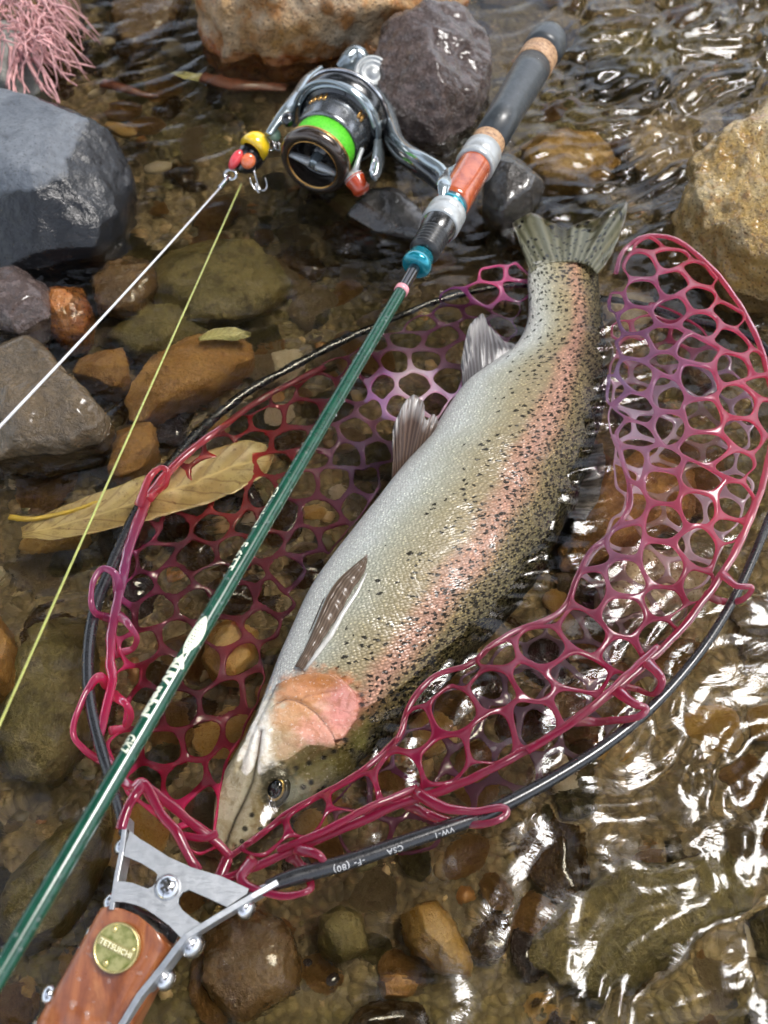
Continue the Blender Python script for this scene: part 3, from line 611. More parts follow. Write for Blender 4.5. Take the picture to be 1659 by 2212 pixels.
# scales: staggered rows
mp = t.add('Mapping', Vector=swx); mp.inputs['Scale'].default_value = (640, 800, 1); mp.inputs['Rotation'].default_value = (0, 0, .7)
sc = t.add('TexVoronoi', {'feature': 'F1'}, Vector=mp.outputs[0], Scale=1.0, Randomness=.62); scd = sc.outputs[0]; scr = t.add('SeparateColor', Color=sc.outputs['Color']).outputs[0]
kback = t.mapr(n_, -.3, .9, .35, 1)
edge = t.mapr(scd, .28, .56, 0, 1)
headk = pg.outputs['Alpha']; nohead = t.math('SUBTRACT', 1.0, headk)
body = t.mix(t.math('MULTIPLY', t.math('MULTIPLY', edge, kback), .85), body, t.mix(1.0, body, (.30, .28, .24), 'MULTIPLY'))
body = t.mix(t.math('MULTIPLY', t.mapr(scr, .45, 1, 0, .75), t.mapr(scd, .40, .1, 0, 1)), body, t.mix(1.0, body, (2.1, 2.0, 1.85), 'MULTIPLY'))
# black spots: two sizes, star shaped by noise
def spots(scale, lo, hi, r0, off):
    q = t.add('VectorMath', {'operation': 'ADD'}, i0=swx, i1=(off, off*.7, 0)).outputs[0]
    dn = t.add('TexNoise', {'noise_dimensions': '2D'}, Vector=q, Scale=520.0, Detail=3.0).outputs[1]
    qd = t.add('VectorMath', {'operation': 'MULTIPLY_ADD'}, i0=t.add('VectorMath', {'operation': 'SUBTRACT'}, i0=dn, i1=(.5, .5, .5)).outputs[0], i1=(.0030, .0030, 0), i2=q).outputs[0]
    v = t.add('TexVoronoi', {'voronoi_dimensions': '2D'}, Vector=qd, Scale=scale, Randomness=.95)
    rnd = t.add('SeparateColor', Color=v.outputs['Color']).outputs
    dens = t.mapr(t.math('ADD', n_, t.math('MULTIPLY', t.math('SUBTRACT', wob, .5), .5)), lo, hi, 0, .95)
    dens = t.math('MAXIMUM', dens, t.mapr(t.math('ADD', s_, t.math('MULTIPLY', n_, .05)), .25, .38, 0, .8))
    on = t.math('LESS_THAN', rnd[0], dens)
    rr = t.mapr(rnd[1], 0, 1, r0*.75, r0*1.25)
    return t.math('MULTIPLY', on, t.math('SUBTRACT', 1.0, t.math('SMOOTH_MIN', t.math('MAXIMUM', t.math('DIVIDE', t.math('SUBTRACT', v.outputs[0], t.math('MULTIPLY', rr, .75)), t.math('MULTIPLY', rr, .4)), 0.0), 1.0, .01)), clamp=True)
s1 = spots(290, -.55, .40, .245, 0.0); s2 = spots(430, -.12, .70, .29, .37)
allsp = t.math('MAXIMUM', s1, s2)
body = t.mix(t.math('MULTIPLY', allsp, .96), body, (.008, .007, .005))
colr = t.mix(headk, body, pg.outputs['Color'])
oc = t.co(); hv = t.noise(oc, 330, 7, .68, .8); hv2 = t.noise(oc, 90, 5, .6, 1.5)
colr = t.mix(t.math('MULTIPLY', headk, t.mapr(hv, .45, .68, 0, .6)), colr, t.mix(1.0, colr, (.55, .47, .36), 'MULTIPLY'))
colr = t.mix(t.math('MULTIPLY', headk, t.mapr(hv2, .52, .64, 0, .55)), colr, t.mix(1.0, colr, (.62, .50, .30), 'MULTIPLY'))
colr = t.mix(t.math('MULTIPLY', headk, t.mapr(t.noise(oc, 700, 3), .6, .72, 0, .5)), colr, (.62, .56, .50))  # pale specks painted into the head colour as white glints
t.bs(Base_Color=colr, Roughness=t.mapr(wob2, .35, .65, .48, .64), Coat_Weight=t.mapr(t.noise(t.co(), 45, 5, .65, 1.0), .50, .60, .10, .75), Coat_Roughness=.12, Metallic=t.math('MULTIPLY', nohead, .10), Specular_IOR_Level=t.mapr(allsp, 0, 1, .4, .1), Subsurface_Weight=0.0)
hgt = t.math('MULTIPLY', t.math('SUBTRACT', .6, scd), t.math('MULTIPLY', nohead, 1.0))
hgt = t.math('ADD', hgt, t.math('MULTIPLY', wob2, .5)); hgt = t.math('ADD', hgt, t.math('MULTIPLY', headk, t.math('MULTIPLY', hv, .7)))
nb = t.bump(hgt, .8, .0007); t.bs(Normal=nb, Coat_Normal=t.bump(t.math('ADD', t.noise(swx, 240, 4, .6), t.math('MULTIPLY', hgt, .5)), .35, .0008))
M_SKIN = t.m
wr = np.repeat(hw, nA)*np.tile((math.pi/2-ph)*.8, NR)
trout = obj('trout', FVf, F, M_SKIN, cols=pig, vec={'fc': np.stack((slf, wr, tnf), 1)})
tag(trout, 'large trout with pink side stripe and black spots lying in the net', 'trout')
fixn(trout)
_fu = np.where(upper)[0]
def fsurf(u, v):
    k = _fu[np.argmin(((uvf[_fu]-np.array((u, v)))**2).sum(1))]; return FVf[k], Nf[k]
# eye
ec, en = fsurf(*EYE); en = np.array((-.12, -.25, .96)); en /= np.linalg.norm(en)
M_EYEB = plain('eye_rim', (.05, .045, .03), .15, coat=1); M_IRIS = plain('iris_gold', (.45, .30, .08), .2, .6, 1, var=.35); M_PUP = plain('pupil_blue_black', (.006, .008, .016), .05, coat=1)
ex = np.cross(en, (.35, .93, 0)); ex /= np.linalg.norm(ex)
def disc(c, prof, mat, name, par, asp=(1.0, 1.0)):
    v, f = lathe((0, 0, 0), (0, 0, 1), prof, 36); y = np.cross(en, ex)
    v = c + v[:, :1]*ex*asp[0]+v[:, 1:2]*y*asp[1]+v[:, 2:]*en; return obj(name, v, f, mat, par)
ec = ec - en*.0002
eye = disc(ec, [(-.002, .0064), (.0004, .0070), (.0013, .0064), (.0019, .0050), (.0021, .0040)], M_EYEB, 'eye', trout, (.86, 1.1))
disc(ec, [(.0010, .0050), (.0023, .0047), (.0026, .0040), (.0025, .0034)], M_IRIS, 'iris', eye, (.80, 1.04))
disc(ec, [(.0012, .0040), (.0026, .0038), (.0030, .0026), (.0033, .0012), (.0034, .00001)], M_PUP, 'pupil', eye, (.80, 1.04))
# fins: rayed blades between a base line and an outer edge
def fin_mat(name, c1, c2, tipw, spot=False, tipc=(.62, .60, .58)):
    t = NT(name); a = t.add('Attribute', {'attribute_name': 'fc'}).outputs['Vector']; s = t.add('SeparateXYZ', Vector=a)
    r = t.math('ADD', s.outputs[0], t.math('MULTIPLY', t.noise(a, 6, 3), .03))
    wv = t.math('SINE', t.math('MULTIPLY', r, 95.0)); st = t.mapr(wv, -.6, .9, 0, 1)
    col = t.mix(st, c1, c2)
    an = t.add('Mapping', Vector=a); an.inputs['Scale'].default_value = (26, 2.2, 1)
    col = t.mix(t.math('MULTIPLY', t.mapr(s.outputs[1], 1-tipw*1.6, 1-tipw*.3, 0, 1), t.mapr(t.noise(an.outputs[0], 1.0, 4), .42, .55, .15, 1)), col, tipc)
    if spot:
        q = t.add('Mapping', Vector=a); q.inputs['Scale'].default_value = (22, 11, 1)
        v = t.vor(q.outputs[0], 1.0, rand=.8); col = t.mix(t.mapr(v.outputs[0], .30, .42, .95, 0), col, (.014, .013, .008))
    t.bs(Base_Color=col, Roughness=.3, Coat_Weight=.6, Coat_Roughness=.1, Normal=t.bump(wv, .5, .0006), Alpha=.74)
    tl = t.add('BsdfTranslucent', Color=col).outputs[0]
    m = t.add('MixShader', i0=.4, i1=t.b.outputs[0], i2=tl); t.l.new(m.outputs[0], t.out.inputs[0]); return t.m
def fin(name, base, tip, mat, zb, zt, thick=.0006, nu=44, nv=20, wav=.0008, bow=.0, pts3=None, swap=False):
    """base and tip: matching rows of picture points; zb, zt their heights"""
    if pts3 is None:
        b3 = Wn(base, np.broadcast_to(zb, len(base))); t3 = Wn(tip, np.broadcast_to(zt, len(tip)))
    else: b3, t3 = pts3
    B = crom(b3, nu); T = crom(t3, nu); s = np.linspace(0, 1, nv)[:, None, None]
    G = B[None]*(1-s)+T[None]*s
    uu = np.linspace(0, 1, nu)[None, :]; ss = s[:, :, 0]
    G[:, :, 2] += wav*np.sin(uu*26)*ss + bow*np.sin(ss*math.pi) + .0006*np.sin(uu*61+2)*ss
    V = G.reshape(-1, 3); F = [(i*nu+k, i*nu+k+1, (i+1)*nu+k+1, (i+1)*nu+k) for i in range(nv-1) for k in range(nu-1)]
    fcv = np.stack((np.broadcast_to(uu, ss.shape[:1]+(nu,)).ravel(), np.broadcast_to(ss, (nv, nu)).ravel(), np.zeros(nu*nv)), 1)
    if swap: fcv = np.stack((fcv[:, 1]*.35, 1-fcv[:, 0], fcv[:, 2]), 1)
    o = obj(name, V, F, mat, trout, vec={'fc': fcv}); m = o.modifiers.new('solid', 'SOLIDIFY'); m.thickness = thick; m.offset = 0; return o
M_FINB = fin_mat('fin_brown', (.10, .06, .042), (.21, .135, .095), .22)
M_FINP = fin_mat('pectoral_brown', (.17, .115, .075), (.27, .19, .13), .02)
M_FINW = fin_mat('fin_clear', (.15, .14, .14), (.27, .26, .27), .35)
M_TAIL = fin_mat('tail_fin_spotted', (.15, .15, .08), (.29, .28, .18), .06, True)
fin('pelvic_fin', [(846,1043),(856,1040),(868,1033),(880,1022),(896,1006),(914,990),(928,972)], [(851,985),(849,930),(862,893),(890,853),(914,868),(918,905),(938,896),(947,925),(942,955)], M_FINB, .002, [.010,.016,.020,.022,.021,.016,.012,.008,.004], bow=.003)
fin('anal_fin', [(1000,834),(1015,822),(1035,806),(1060,790),(1090,770),(1120,756)], [(996,792),(1003,745),(1017,700),(1040,680),(1054,700),(1080,730),(1126,750)], M_FINW, .004, [.006,.010,.012,.010,.006,.003,.003], bow=.002)
# pectoral fin folded along the flank
pb = [(636,1446),(648,1443)]; L_ = [(791,1204),(768,1222),(736,1254),(712,1290),(688,1345),(662,1400),(640,1442)]; R_ = [(793,1207),(784,1235),(762,1281),(736,1325),(708,1370),(678,1412),(652,1446)]
def lift(pl, h): return np.array([fsurf(u, v)[0]+fsurf(u, v)[1]*h for u, v in pl])
fin('pectoral_fin', None, None, M_FINP, 0, 0, .0009, 40, 16, .0001, .0012, swap=True, pts3=(lift(L_, .0012)+np.array((0, 0, .0005)), lift(R_, .0010)))
v, f = tube(lift([(u+6, v+2) for u, v in R_[1:]], .0004), [.0004, .0009, .0012, .0013, .0012, .0008], 8, flat=.5)
obj('fin_fold', v, f, plain('silver_skin_fold', (.55, .54, .50), .2, .2, .8), trout)
v, f = tube(lift([(783,1212),(758,1226),(726,1256),(700,1300),(672,1360),(648,1410),(632,1444)], -.0001), [.0002, .0003, .0004, .0006, .0006, .0005, .0003], 8, flat=.2)
obj('fin_slot', v, f, plain('dark_skin_groove', (.035, .025, .016), .4, coat=.5), trout)
# tail fin: two lobes fanning from the root
fin('tail_fin', [(1146,590),(1160,578),(1180,570),(1205,566),(1225,565),(1245,566),(1262,570),(1278,578),(1290,592)], [(1134,556),(1117,515),(1108,476),(1128,462),(1170,474),(1205,488),(1230,494),(1256,484),(1295,468),(1345,436),(1352,462),(1330,528),(1306,575)], M_TAIL, .011, [.006,.002,-.001,-.002,-.002,-.003,-.003,-.003,-.003,-.002,.001,.005,.008], .0007, 70, 26, .0016)
# dorsal fin, laid over in the shallow water behind the back
fin('dorsal_fin', [(1225,1130),(1240,1090),(1254,1048),(1266,1010),(1276,975)], [(1262,1130),(1290,1085),(1300,1040),(1305,1000),(1300,965)], M_FINW, -.012, -.006, wav=.0012)
fin('adipose_fin', [(1300,800),(1300,780),(1298,760)], [(1322,775),(1325,755),(1316,738)], M_TAIL, -.002, .001, .0012, 16, 8, .0003)

# ------------------------------------------------------------------ landing net
net = thing('landing_net', 'landing net with clear pink mesh, black cable hoop and orange wooden handle holding the trout', 'landing net', W(350, 1900, .03))
def netmat(name, al, rough=.10):
    t = NT(name); a = t.add('Attribute', {'attribute_name': 'col'})
    c = a.outputs['Color']; k = t.noise(t.co(), 120, 3)
    c2 = t.mix(t.mapr(k, .35, .65, 0, .5), c, t.mix(1.0, c, (.62, .5, .6), 'MULTIPLY'))
    t.bs(Base_Color=c2, Roughness=rough, Transmission_Weight=.6, IOR=1.4, Coat_Weight=.8, Coat_Roughness=.04, Specular_IOR_Level=.6, Normal=t.bump(t.noise(t.co(), 500, 2), .15, .0005))
    tl = t.add('BsdfTranslucent', Color=t.mix(1.0, c, (1.5, .95, 1.0), 'MULTIPLY')).outputs[0]
    m1 = t.add('MixShader', i0=.45, i1=t.b.outputs[0], i2=tl).outputs[0]
    tp = t.add('BsdfTransparent', Color=t.mix(.5, c, (1, .9, .95))).outputs[0]
    al_ = t.math('MULTIPLY', a.outputs['Alpha'], al)
    m2 = t.add('MixShader', i0=t.math('SUBTRACT', 1.0, al_), i1=m1, i2=tp); t.l.new(m2.outputs[0], t.out.inputs[0]); return t.m
M_NET = netmat('net_rubber', .80)
MAG, PNK, PUR, CLR, RED = (.46, .028, .115), (.70, .17, .26), (.22, .09, .26), (.50, .48, .58), (.40, .045, .05)
def colfield(pts):
    """smooth blend of colours seeded at picture points: (u, v, colour, alpha)"""
    P = np.array([p[:2] for p in pts], float); C = np.array([(*p[2], p[3]) for p in pts], float)
    def f(uv):
        w = 1/(((uv[:, None]-P[None])**2).sum(2)+900)**1.6; w /= w.sum(1)[:, None]; return w@C
    return f
def hexnet(name, poly, zfun, cfun, cell=.0168, strand=.0030, thick=.0026, rot=.3, jit=.12, seed=1, parent=None, skew=(1, 1), keep=.45, snap=1.0):
    r0 = np.random.default_rng(seed); pw = Wn(poly, np.zeros(len(poly)))[:, :2]
    c, s = math.cos(rot), math.sin(rot); R = np.array(((c, s), (-s, c)))
    q = (pw@R.T)/np.array(skew); lo, hi = q.min(0)-cell, q.max(0)+cell
    rr = cell/math.sqrt(3); dx, dy = cell, rr*1.5; cells = []; vid = {}; VV = []
    def vert(p):
        k = (round(p[0]/rr*8), round(p[1]/rr*8))
        if k not in vid: vid[k] = len(VV); VV.append(p+r0.normal(0, jit*rr*.6, 2))
        return vid[k]
    j = 0; y = lo[1]
    while y < hi[1]:
        x = lo[0]+(dx/2 if j % 2 else 0)
        while x < hi[0]:
            cells.append([vert(np.array((x+rr*math.sin(k*math.pi/3), y+rr*math.cos(k*math.pi/3)))) for k in range(6)]); x += dx
        y += dy; j += 1
    VV = np.array(VV); wp = np.concatenate((VV/cell*.32+seed, 0*VV[:, :1]), 1); VV = VV+cell*.42*np.stack((pn(wp), pn(wp+40)), 1)
    ins = inpoly(VV, q); _, near = dline(VV, q, True); VV = np.where(ins[:, None], VV, near*snap+VV*(1-snap))
    verts, faces, ekey, loc = [], [], {}, 0
    def ev(i):
        if ('v', i) not in ekey: ekey[('v', i)] = len(verts); verts.append(VV[i])
        return ekey[('v', i)]
    def mv(i, k):
        a = ('e', min(i, k), max(i, k))
        if a not in ekey: ekey[a] = len(verts); verts.append((VV[i]+VV[k])/2+r0.normal(0, jit*rr*.25, 2))
        return ekey[a]
    full = math.sqrt(3)/2*cell**2
    for cl in cells:
        P = VV[cl]; a = abs(sum(P[k-1][0]*P[k][1]-P[k][0]*P[k-1][1] for k in range(6)))/2
        el = max(np.linalg.norm(P[k]-P[k-1]) for k in range(6))
        if a < keep*full or el > 1.9*rr or a > 1.5*full: continue
        out = []
        for k in range(6): out += [ev(cl[k]), mv(cl[k], cl[(k+1) % 6])]
        ctr = P.mean(0); inn = []
        O = np.array([verts[k] for k in out]); rm = np.linalg.norm(O-ctr, axis=1).mean()
        for k in range(12):
            o = O[k]; d = o-ctr; L = np.linalg.norm(d)+1e-9
            tgt = (.12*rm+.88*L)-strand*(.54 if k % 2 else .92)*r0.uniform(.85, 1.15)
            inn.append(len(verts)); verts.append(ctr+d/L*max(tgt, .3*L))
        for k in range(12): faces.append((out[k], out[(k+1) % 12], inn[(k+1) % 12], inn[k]))
    V = np.array(verts)*np.array(skew)@R; V3 = np.concatenate((V, np.zeros((len(V), 1))), 1); uv, _ = proj(V3)
    dr, _ = dline(uv, poly, True); z = zfun(uv, dr); P3 = Wn(uv, z)
    o = obj(name, P3, faces, M_NET, parent, cols=cfun(uv))
    m = o.modifiers.new('solid', 'SOLIDIFY'); m.thickness = thick; m.offset = 0; m.use_even_offset = False
    m = o.modifiers.new('sub', 'SUBSURF'); m.levels = 2; m.render_levels = 2; return o
RIM = [(470,1905),(560,1868),(700,1808),(850,1742),(1000,1690),(1100,1642),(1200,1582),(1330,1490),(1400,1430),(1480,1350),(1560,1240),(1610,1150),(1645,1050),(1668,950),(1672,860),(1655,790),(1622,700),(1560,605),(1500,545),(1450,515),(1390,512),(1345,545),(1330,590)]
INN = [(1312,640),(1318,690),(1328,750),(1312,810),(1310,870),(1325,940),(1350,1010),(1362,1090),(1320,1150),(1275,1190),(1245,1250),(1225,1300),(1190,1335),(1120,1360),(1060,1395),(1010,1437),(930,1465),(882,1530),(862,1590),(800,1650),(740,1692),(640,1745),(560,1805),(492,1852)]
def zfront(uv, dr):
    dR, _ = dline(uv, RIM); dI, _ = dline(uv, INN); k = dR/(dR+dI+1e-6)
    far = sstep(1300, 800, uv[:, 1]); zr = .022+.012*far; zi = .020-.006*far
    return zr*(1-k)+zi*k+(.010+.014*far)*np.sin(math.pi*np.clip(k, 0, 1))+.0016*np.sin(uv[:, 0]/31)*np.sin(uv[:, 1]/27)
cf = colfield([(520,1880,MAG,1),(700,1780,MAG,1),(900,1640,MAG,1),(1050,1480,(.40,.05,.11),1),(1300,1450,MAG,1),(1480,1300,(.42,.05,.11),1),(1250,1320,(.52,.17,.26),.9),(1150,1400,(.54,.16,.26),.95),(1420,1150,(.70,.24,.36),.9),(1550,1100,PNK,1),(1340,1180,(.5,.3,.42),.8),(1380,950,(.66,.52,.66),.8),(1600,900,PNK,1),(1600,780,(.66,.13,.24),1),(1450,800,(.60,.36,.54),.85),(1340,800,(.5,.46,.66),.8),(1330,700,(.3,.25,.42),.85),(1450,540,PNK,1),(1540,620,PNK,1),(1400,620,(.55,.24,.40),.9)])
hexnet('net_wall', RIM+INN, zfront, cf, .0205, .0021, .0020, .35, .24, 3, net, keep=.4)
# second, lower layer of the bag on the right side: clear to violet, partly under water
POLB = [(700,1760),(800,1660),(880,1560),(950,1490),(1080,1400),(1210,1330),(1240,1260),(1290,1170),(1330,1090),(1322,980),(1308,880),(1316,780),(1320,700),(1400,650),(1500,690),(1590,780),(1640,900),(1630,1050),(1580,1180),(1500,1300),(1450,1420),(1400,1520),(1340,1600),(1200,1700),(1050,1790),(900,1850),(760,1880)]
def zback(uv, dr): return -.010+.018*sstep(1500, 1150, uv[:, 1])-.008*sstep(0, 90, dr)+.003*np.sin(uv[:, 0]/40+uv[:, 1]/55)
cb = colfield([(900,1700,(.40,.16,.34),1),(1100,1600,(.42,.34,.52),1),(1250,1480,(.48,.44,.60),1),(1200,1700,(.40,.34,.42),.9),(1350,1300,(.60,.55,.62),.9),(1400,1150,(.74,.70,.70),.95),(1450,1000,(.74,.72,.76),.9),(1350,950,(.70,.68,.76),.95),(1500,850,(.5,.46,.56),.7),(1450,700,(.5,.10,.20),.9)])
hexnet('net_bag', POLB, zback, cb, .0195, .0021, .0018, -.1, .24, 5, net)
# left side of the bag, mostly under water
POLL = [(330,1030),(440,950),(560,870),(700,790),(800,740),(900,690),(960,620),(1040,580),(1110,562),(1150,600),(1148,680),(1130,730),(1060,785),(1000,835),(960,885),(920,950),(865,1010),(810,1080),(755,1150),(705,1215),(660,1280),(625,1350),(598,1410),(575,1470),(545,1550),(505,1630),(478,1690),(470,1760),(475,1840),(480,1890),(430,1850),(330,1760),(275,1720),(225,1600),(238,1450),(255,1280),(290,1140)]
def zleft(uv, dr):
    hi = np.exp(-((uv[:, 0]-880)/110)**2-((uv[:, 1]-850)/90)**2)
    hi = np.maximum(hi, .9*np.exp(-((uv[:, 0]-1050)/120)**2-((uv[:, 1]-600)/90)**2)); hi = np.maximum(hi, 1.1*sstep(1650, 1780, uv[:, 1]))
    hi = np.maximum(hi, .75*np.exp(-((uv[:, 0]-255)/50)**2)*(uv[:, 1] > 1150))
    return -.015+.027*np.clip(hi, 0, 1.2)+.006*sstep(40, 0, dr)+.003*np.sin(uv[:, 0]/37)*np.cos(uv[:, 1]/45)
cl = colfield([(400,1000,RED,1),(480,1080,(.55,.10,.06),1),(560,980,(.45,.06,.05),.9),(700,850,(.35,.05,.07),.85),(800,800,(.30,.09,.20),.85),(880,820,(.66,.63,.86),1),(930,930,(.60,.57,.80),1),(800,900,(.52,.42,.66),.95),(780,1020,(.28,.2,.36),.8),(650,1150,(.30,.09,.17),.85),(560,1150,(.40,.09,.09),.9),(700,1250,(.22,.15,.30),.8),(560,1300,(.30,.07,.12),.85),(450,1250,(.26,.06,.10),.85),(300,1250,(.30,.07,.18),1),(260,1500,MAG,1),(400,1500,(.26,.06,.10),.85),(500,1450,(.40,.12,.18),.85),(400,1700,MAG,1),(450,1850,MAG,1),(980,650,PUR,.9),(1050,600,(.6,.2,.35),1),(1100,720,(.34,.25,.40),.85),(960,720,(.28,.14,.28),.9)])
cl0 = cl
def cl(uv):
    c = cl0(uv).copy(); c[:, :3] = np.minimum(c[:, :3]*1.45+np.array((.02, .012, .03)), .85); return c
hexnet('net_bag', POLL, zleft, cl, .0172, .0020, .0018, .15, .24, 9, net)
# thick rim cords that carry the mesh along the hoop
def cord(pts, z, r, cols, seed=0, n=90, al=1.0):
    P = Wn(np.array(pts, float), np.broadcast_to(z, len(pts))); Q = crom(P, n); Q = Q+.0008*np.stack((fbm(Q*60+seed, 2), fbm(Q*60+seed+5, 2), fbm(Q*60+seed+9, 2)), 1)
    rad = np.interp(np.linspace(0, 1, n), np.linspace(0, 1, len(r)), r) if hasattr(r, '__len__') else np.full(n, r)
    rad = rad*(1+.22*fbm(Q*110+seed, 2)); v, f = tube(Q, rad, 12, flat=.8); uv, _ = proj(v); c = cols(uv) if callable(cols) else np.tile((*cols, al), (len(v), 1)); return v, f, c
def netcords(name, L):
    V, C, F, n = [], [], [], 0
    for v, f, c in L: V.append(v); C.append(c); F += [tuple(i+n for i in q) for q in f]; n += len(v)
    return obj(name, np.vstack(V), F, M_NET, net, cols=np.vstack(C))
netcords('rim_cord', [cord(RIM, [.024]*9+[.024,.026,.028,.03,.032,.034,.034,.034,.034,.034,.034,.033,.03,.028], [.0018,.0018,.0017,.0016,.0014,.0013], cf, 2, 220),
    cord(INN[5:], [.017]*len(INN[5:]), .0013, cf, 4, 160), cord([(492,1852),(480,1880),(470,1905)], .02, .0022, MAG, 6, 20),
    cord([(600,1835),(690,1800),(800,1742),(900,1700)], [.026,.03,.03,.026], .0014, MAG, 8, 40), cord([(1140,1625),(1240,1560),(1330,1480),(1420,1395)], [.027,.03,.03,.026], .0014, MAG, 9, 40)])
netcords('rim_cord', [cord([(700,795),(560,870),(450,945),(400,985),(350,1035),(318,1080),(285,1160),(265,1240),(248,1330),(238,1420),(240,1480),(222,1560),(215,1610),(250,1670),(285,1700),(310,1690),(345,1745)], [-.004,-.004,0,0,.002,.004,.006,.008,.01,.012,.014,.016,.018,.02,.024,.028,.03], [.0018,.0022,.0026,.0022,.0020,.0022,.0020], cl, 12, 160),
    cord([(310,1690),(290,1720),(275,1745),(262,1790)], [.034,.036,.036,.036], .0021, MAG, 13, 30), cord([(310,1690),(350,1760),(385,1800),(410,1850),(430,1880)], [.034,.034,.034,.032,.03], .0018, MAG, 14, 40), cord([(310,1690),(370,1740),(430,1790),(470,1820),(500,1850)], [.034,.032,.03,.028,.026], .0017, MAG, 15, 40), cord([(385,1800),(440,1810),(470,1800)], .03, .0014, MAG, 16, 20)])
# loops that hang the net on the hoop
LOOPS = [[(300,1090),(318,1040),(345,1012),(362,1018),(358,1045),(340,1062),(325,1075)], [(255,1280),(248,1240),(222,1228),(202,1255),(196,1300),(204,1325),(222,1332),(248,1338)], [(232,1480),(215,1462),(190,1490),(165,1545),(160,1590),(185,1620),(215,1640),(236,1650)], [(255,1330),(275,1345),(295,1375),(285,1400),(250,1412)], [(245,1500),(270,1520),(283,1545),(272,1570),(240,1580)],
    [(1330,1490),(1370,1520),(1395,1530),(1380,1548),(1330,1556),(1285,1560),(1240,1556)], [(900,1712),(960,1745),(1020,1752),(1085,1745),(1092,1762),(1060,1778),(1000,1780),(930,1762),(876,1735)], [(545,1860),(520,1900),(560,1925),(620,1935),(665,1925),(672,1905),(655,1880),(628,1842)], [(640,1830),(690,1850),(700,1880),(660,1872),(622,1848)], [(1560,1240),(1590,1265),(1625,1270),(1600,1298),(1560,1300),(1530,1285)], [(1400,1430),(1430,1470),(1410,1500),(1375,1490),(1345,1482)]]
for k, p in enumerate(LOOPS): netcords('hanging_loop', [cord(p, [.026]+[.031]*(len(p)-4)+[.024, .016, .022] if p[0][0] > 500 else [.008]+[.016]*(len(p)-4)+[.012, .004, .007], [.0026, .0016, .0013, .0016, .0024], cl if p[0][0] < 500 else cf, 20+k, 40)])
# hoop: black coated cable
M_CABLE = plain('black_cable_sheath', (.012, .012, .013), .28, coat=.5, bumps=.15)
HOOP = [(575,1915),(640,1893),(750,1862),(860,1825),(960,1790),(1060,1752),(1180,1690),(1300,1615),(1400,1535),(1480,1450),(1545,1362),(1600,1265),(1650,1150),(1700,1020),(1715,920),(1700,820),(1640,740),(1570,708),(1480,688),(1390,662),(1310,650),(1220,640),(1130,628),(1040,640),(950,662),(870,692),(780,730),(700,768),(610,815),(540,855),(480,900),(430,945),(385,990),(345,1038),(300,1105),(262,1180),(235,1240),(210,1300),(195,1370),(190,1440),(194,1510),(208,1580),(228,1650),(243,1700),(256,1745),(268,1800)]
zh = np.interp(np.arange(len(HOOP)), [0, 6, 12, 16, 20, 22, 30, 36, 42, 45], [.030, .024, .020, .004, -.004, -.014, -.012, .002, .020, .034])
HP = crom(Wn(np.array(HOOP, float), zh), 420)
hr = np.interp(np.linspace(0, 1, 420), [0, .02, .10, .20, .55, .75, .9, 1], [.0022, .0031, .0029, .0020, .0024, .0033, .0024, .0018])
v, f = tube(HP, hr, 16); hoop = obj('hoop_cable', v, f, M_CABLE, net)
v, f = tube(np.vstack((HP[0]-(HP[3]-HP[0])/np.linalg.norm(HP[3]-HP[0])*.008, HP[0], HP[2])), [.0012]*3, 10); M_ALU = None
t = NT('brushed_aluminium'); c = t.co(); mp = t.add('Mapping', Vector=c); mp.inputs['Scale'].default_value = (300, 1400, 300); mp.inputs['Rotation'].default_value = (0, 0, .5)
nz = t.noise(mp.outputs[0], 1, 5); n2 = t.noise(c, 260, 5)
t.bs(Base_Color=t.mix(t.mapr(n2, .4, .7, 0, .7), (.44, .455, .47), (.31, .325, .34)), Metallic=.8, Roughness=t.mapr(nz, .3, .7, .36, .55), Coat_Weight=.35, Coat_Roughness=.05, Normal=t.bump(t.math('ADD', nz, t.math('MULTIPLY', n2, 1.2)), .25, .0004)); M_ALU = t.m
M_STEEL = plain('polished_steel', (.66, .66, .67), .16, 1, var=.2)
obj('wire_end', v, f, M_STEEL, hoop)

def textmesh(s, size, bold=0.0, space=1.0):
    cu = bpy.data.curves.new('lettering', 'FONT'); cu.body = s; cu.size = size; cu.space_character = space; cu.offset = bold; cu.resolution_u = 3
    o = bpy.data.objects.new('lettering', cu); COL.objects.link(o); dg = bpy.context.evaluated_depsgraph_get(); me = bpy.data.meshes.new_from_object(o.evaluated_get(dg)); bpy.data.objects.remove(o); bpy.data.curves.remove(cu)
    bm = bmesh.new(); bm.from_mesh(me); bmesh.ops.triangulate(bm, faces=bm.faces); bmesh.ops.remove_doubles(bm, verts=bm.verts, dist=size*1e-4)
    for it in range(4):
        lg = [e for e in bm.edges if e.calc_length() > size*.16]
        if not lg: break
        bmesh.ops.subdivide_edges(bm, edges=lg, cuts=1); bmesh.ops.triangulate(bm, faces=bm.faces)
    bm.verts.index_update(); V = np.array([x.co for x in bm.verts]); F = [tuple(x.index for x in q.verts) for q in bm.faces]; bm.free(); bpy.data.meshes.remove(me); return V, F
def wrap(V, Pfun, ang0, lift):
    """lettering rolled on a rod: x runs along it, y round it; Pfun(x) gives centre, radius, top direction, side direction"""
    out = []
    for x, y, _ in V:
        c, r, n, q = Pfun(x); a = ang0+y/r; out.append(c+(r+lift)*(math.cos(a)*n+math.sin(a)*q))
    return np.array(out)
hl = np.concatenate(([0], np.cumsum(np.linalg.norm(np.diff(HP, axis=0), axis=1))))
M_PRINT = plain('grey_print', (.40, .40, .40), .5)
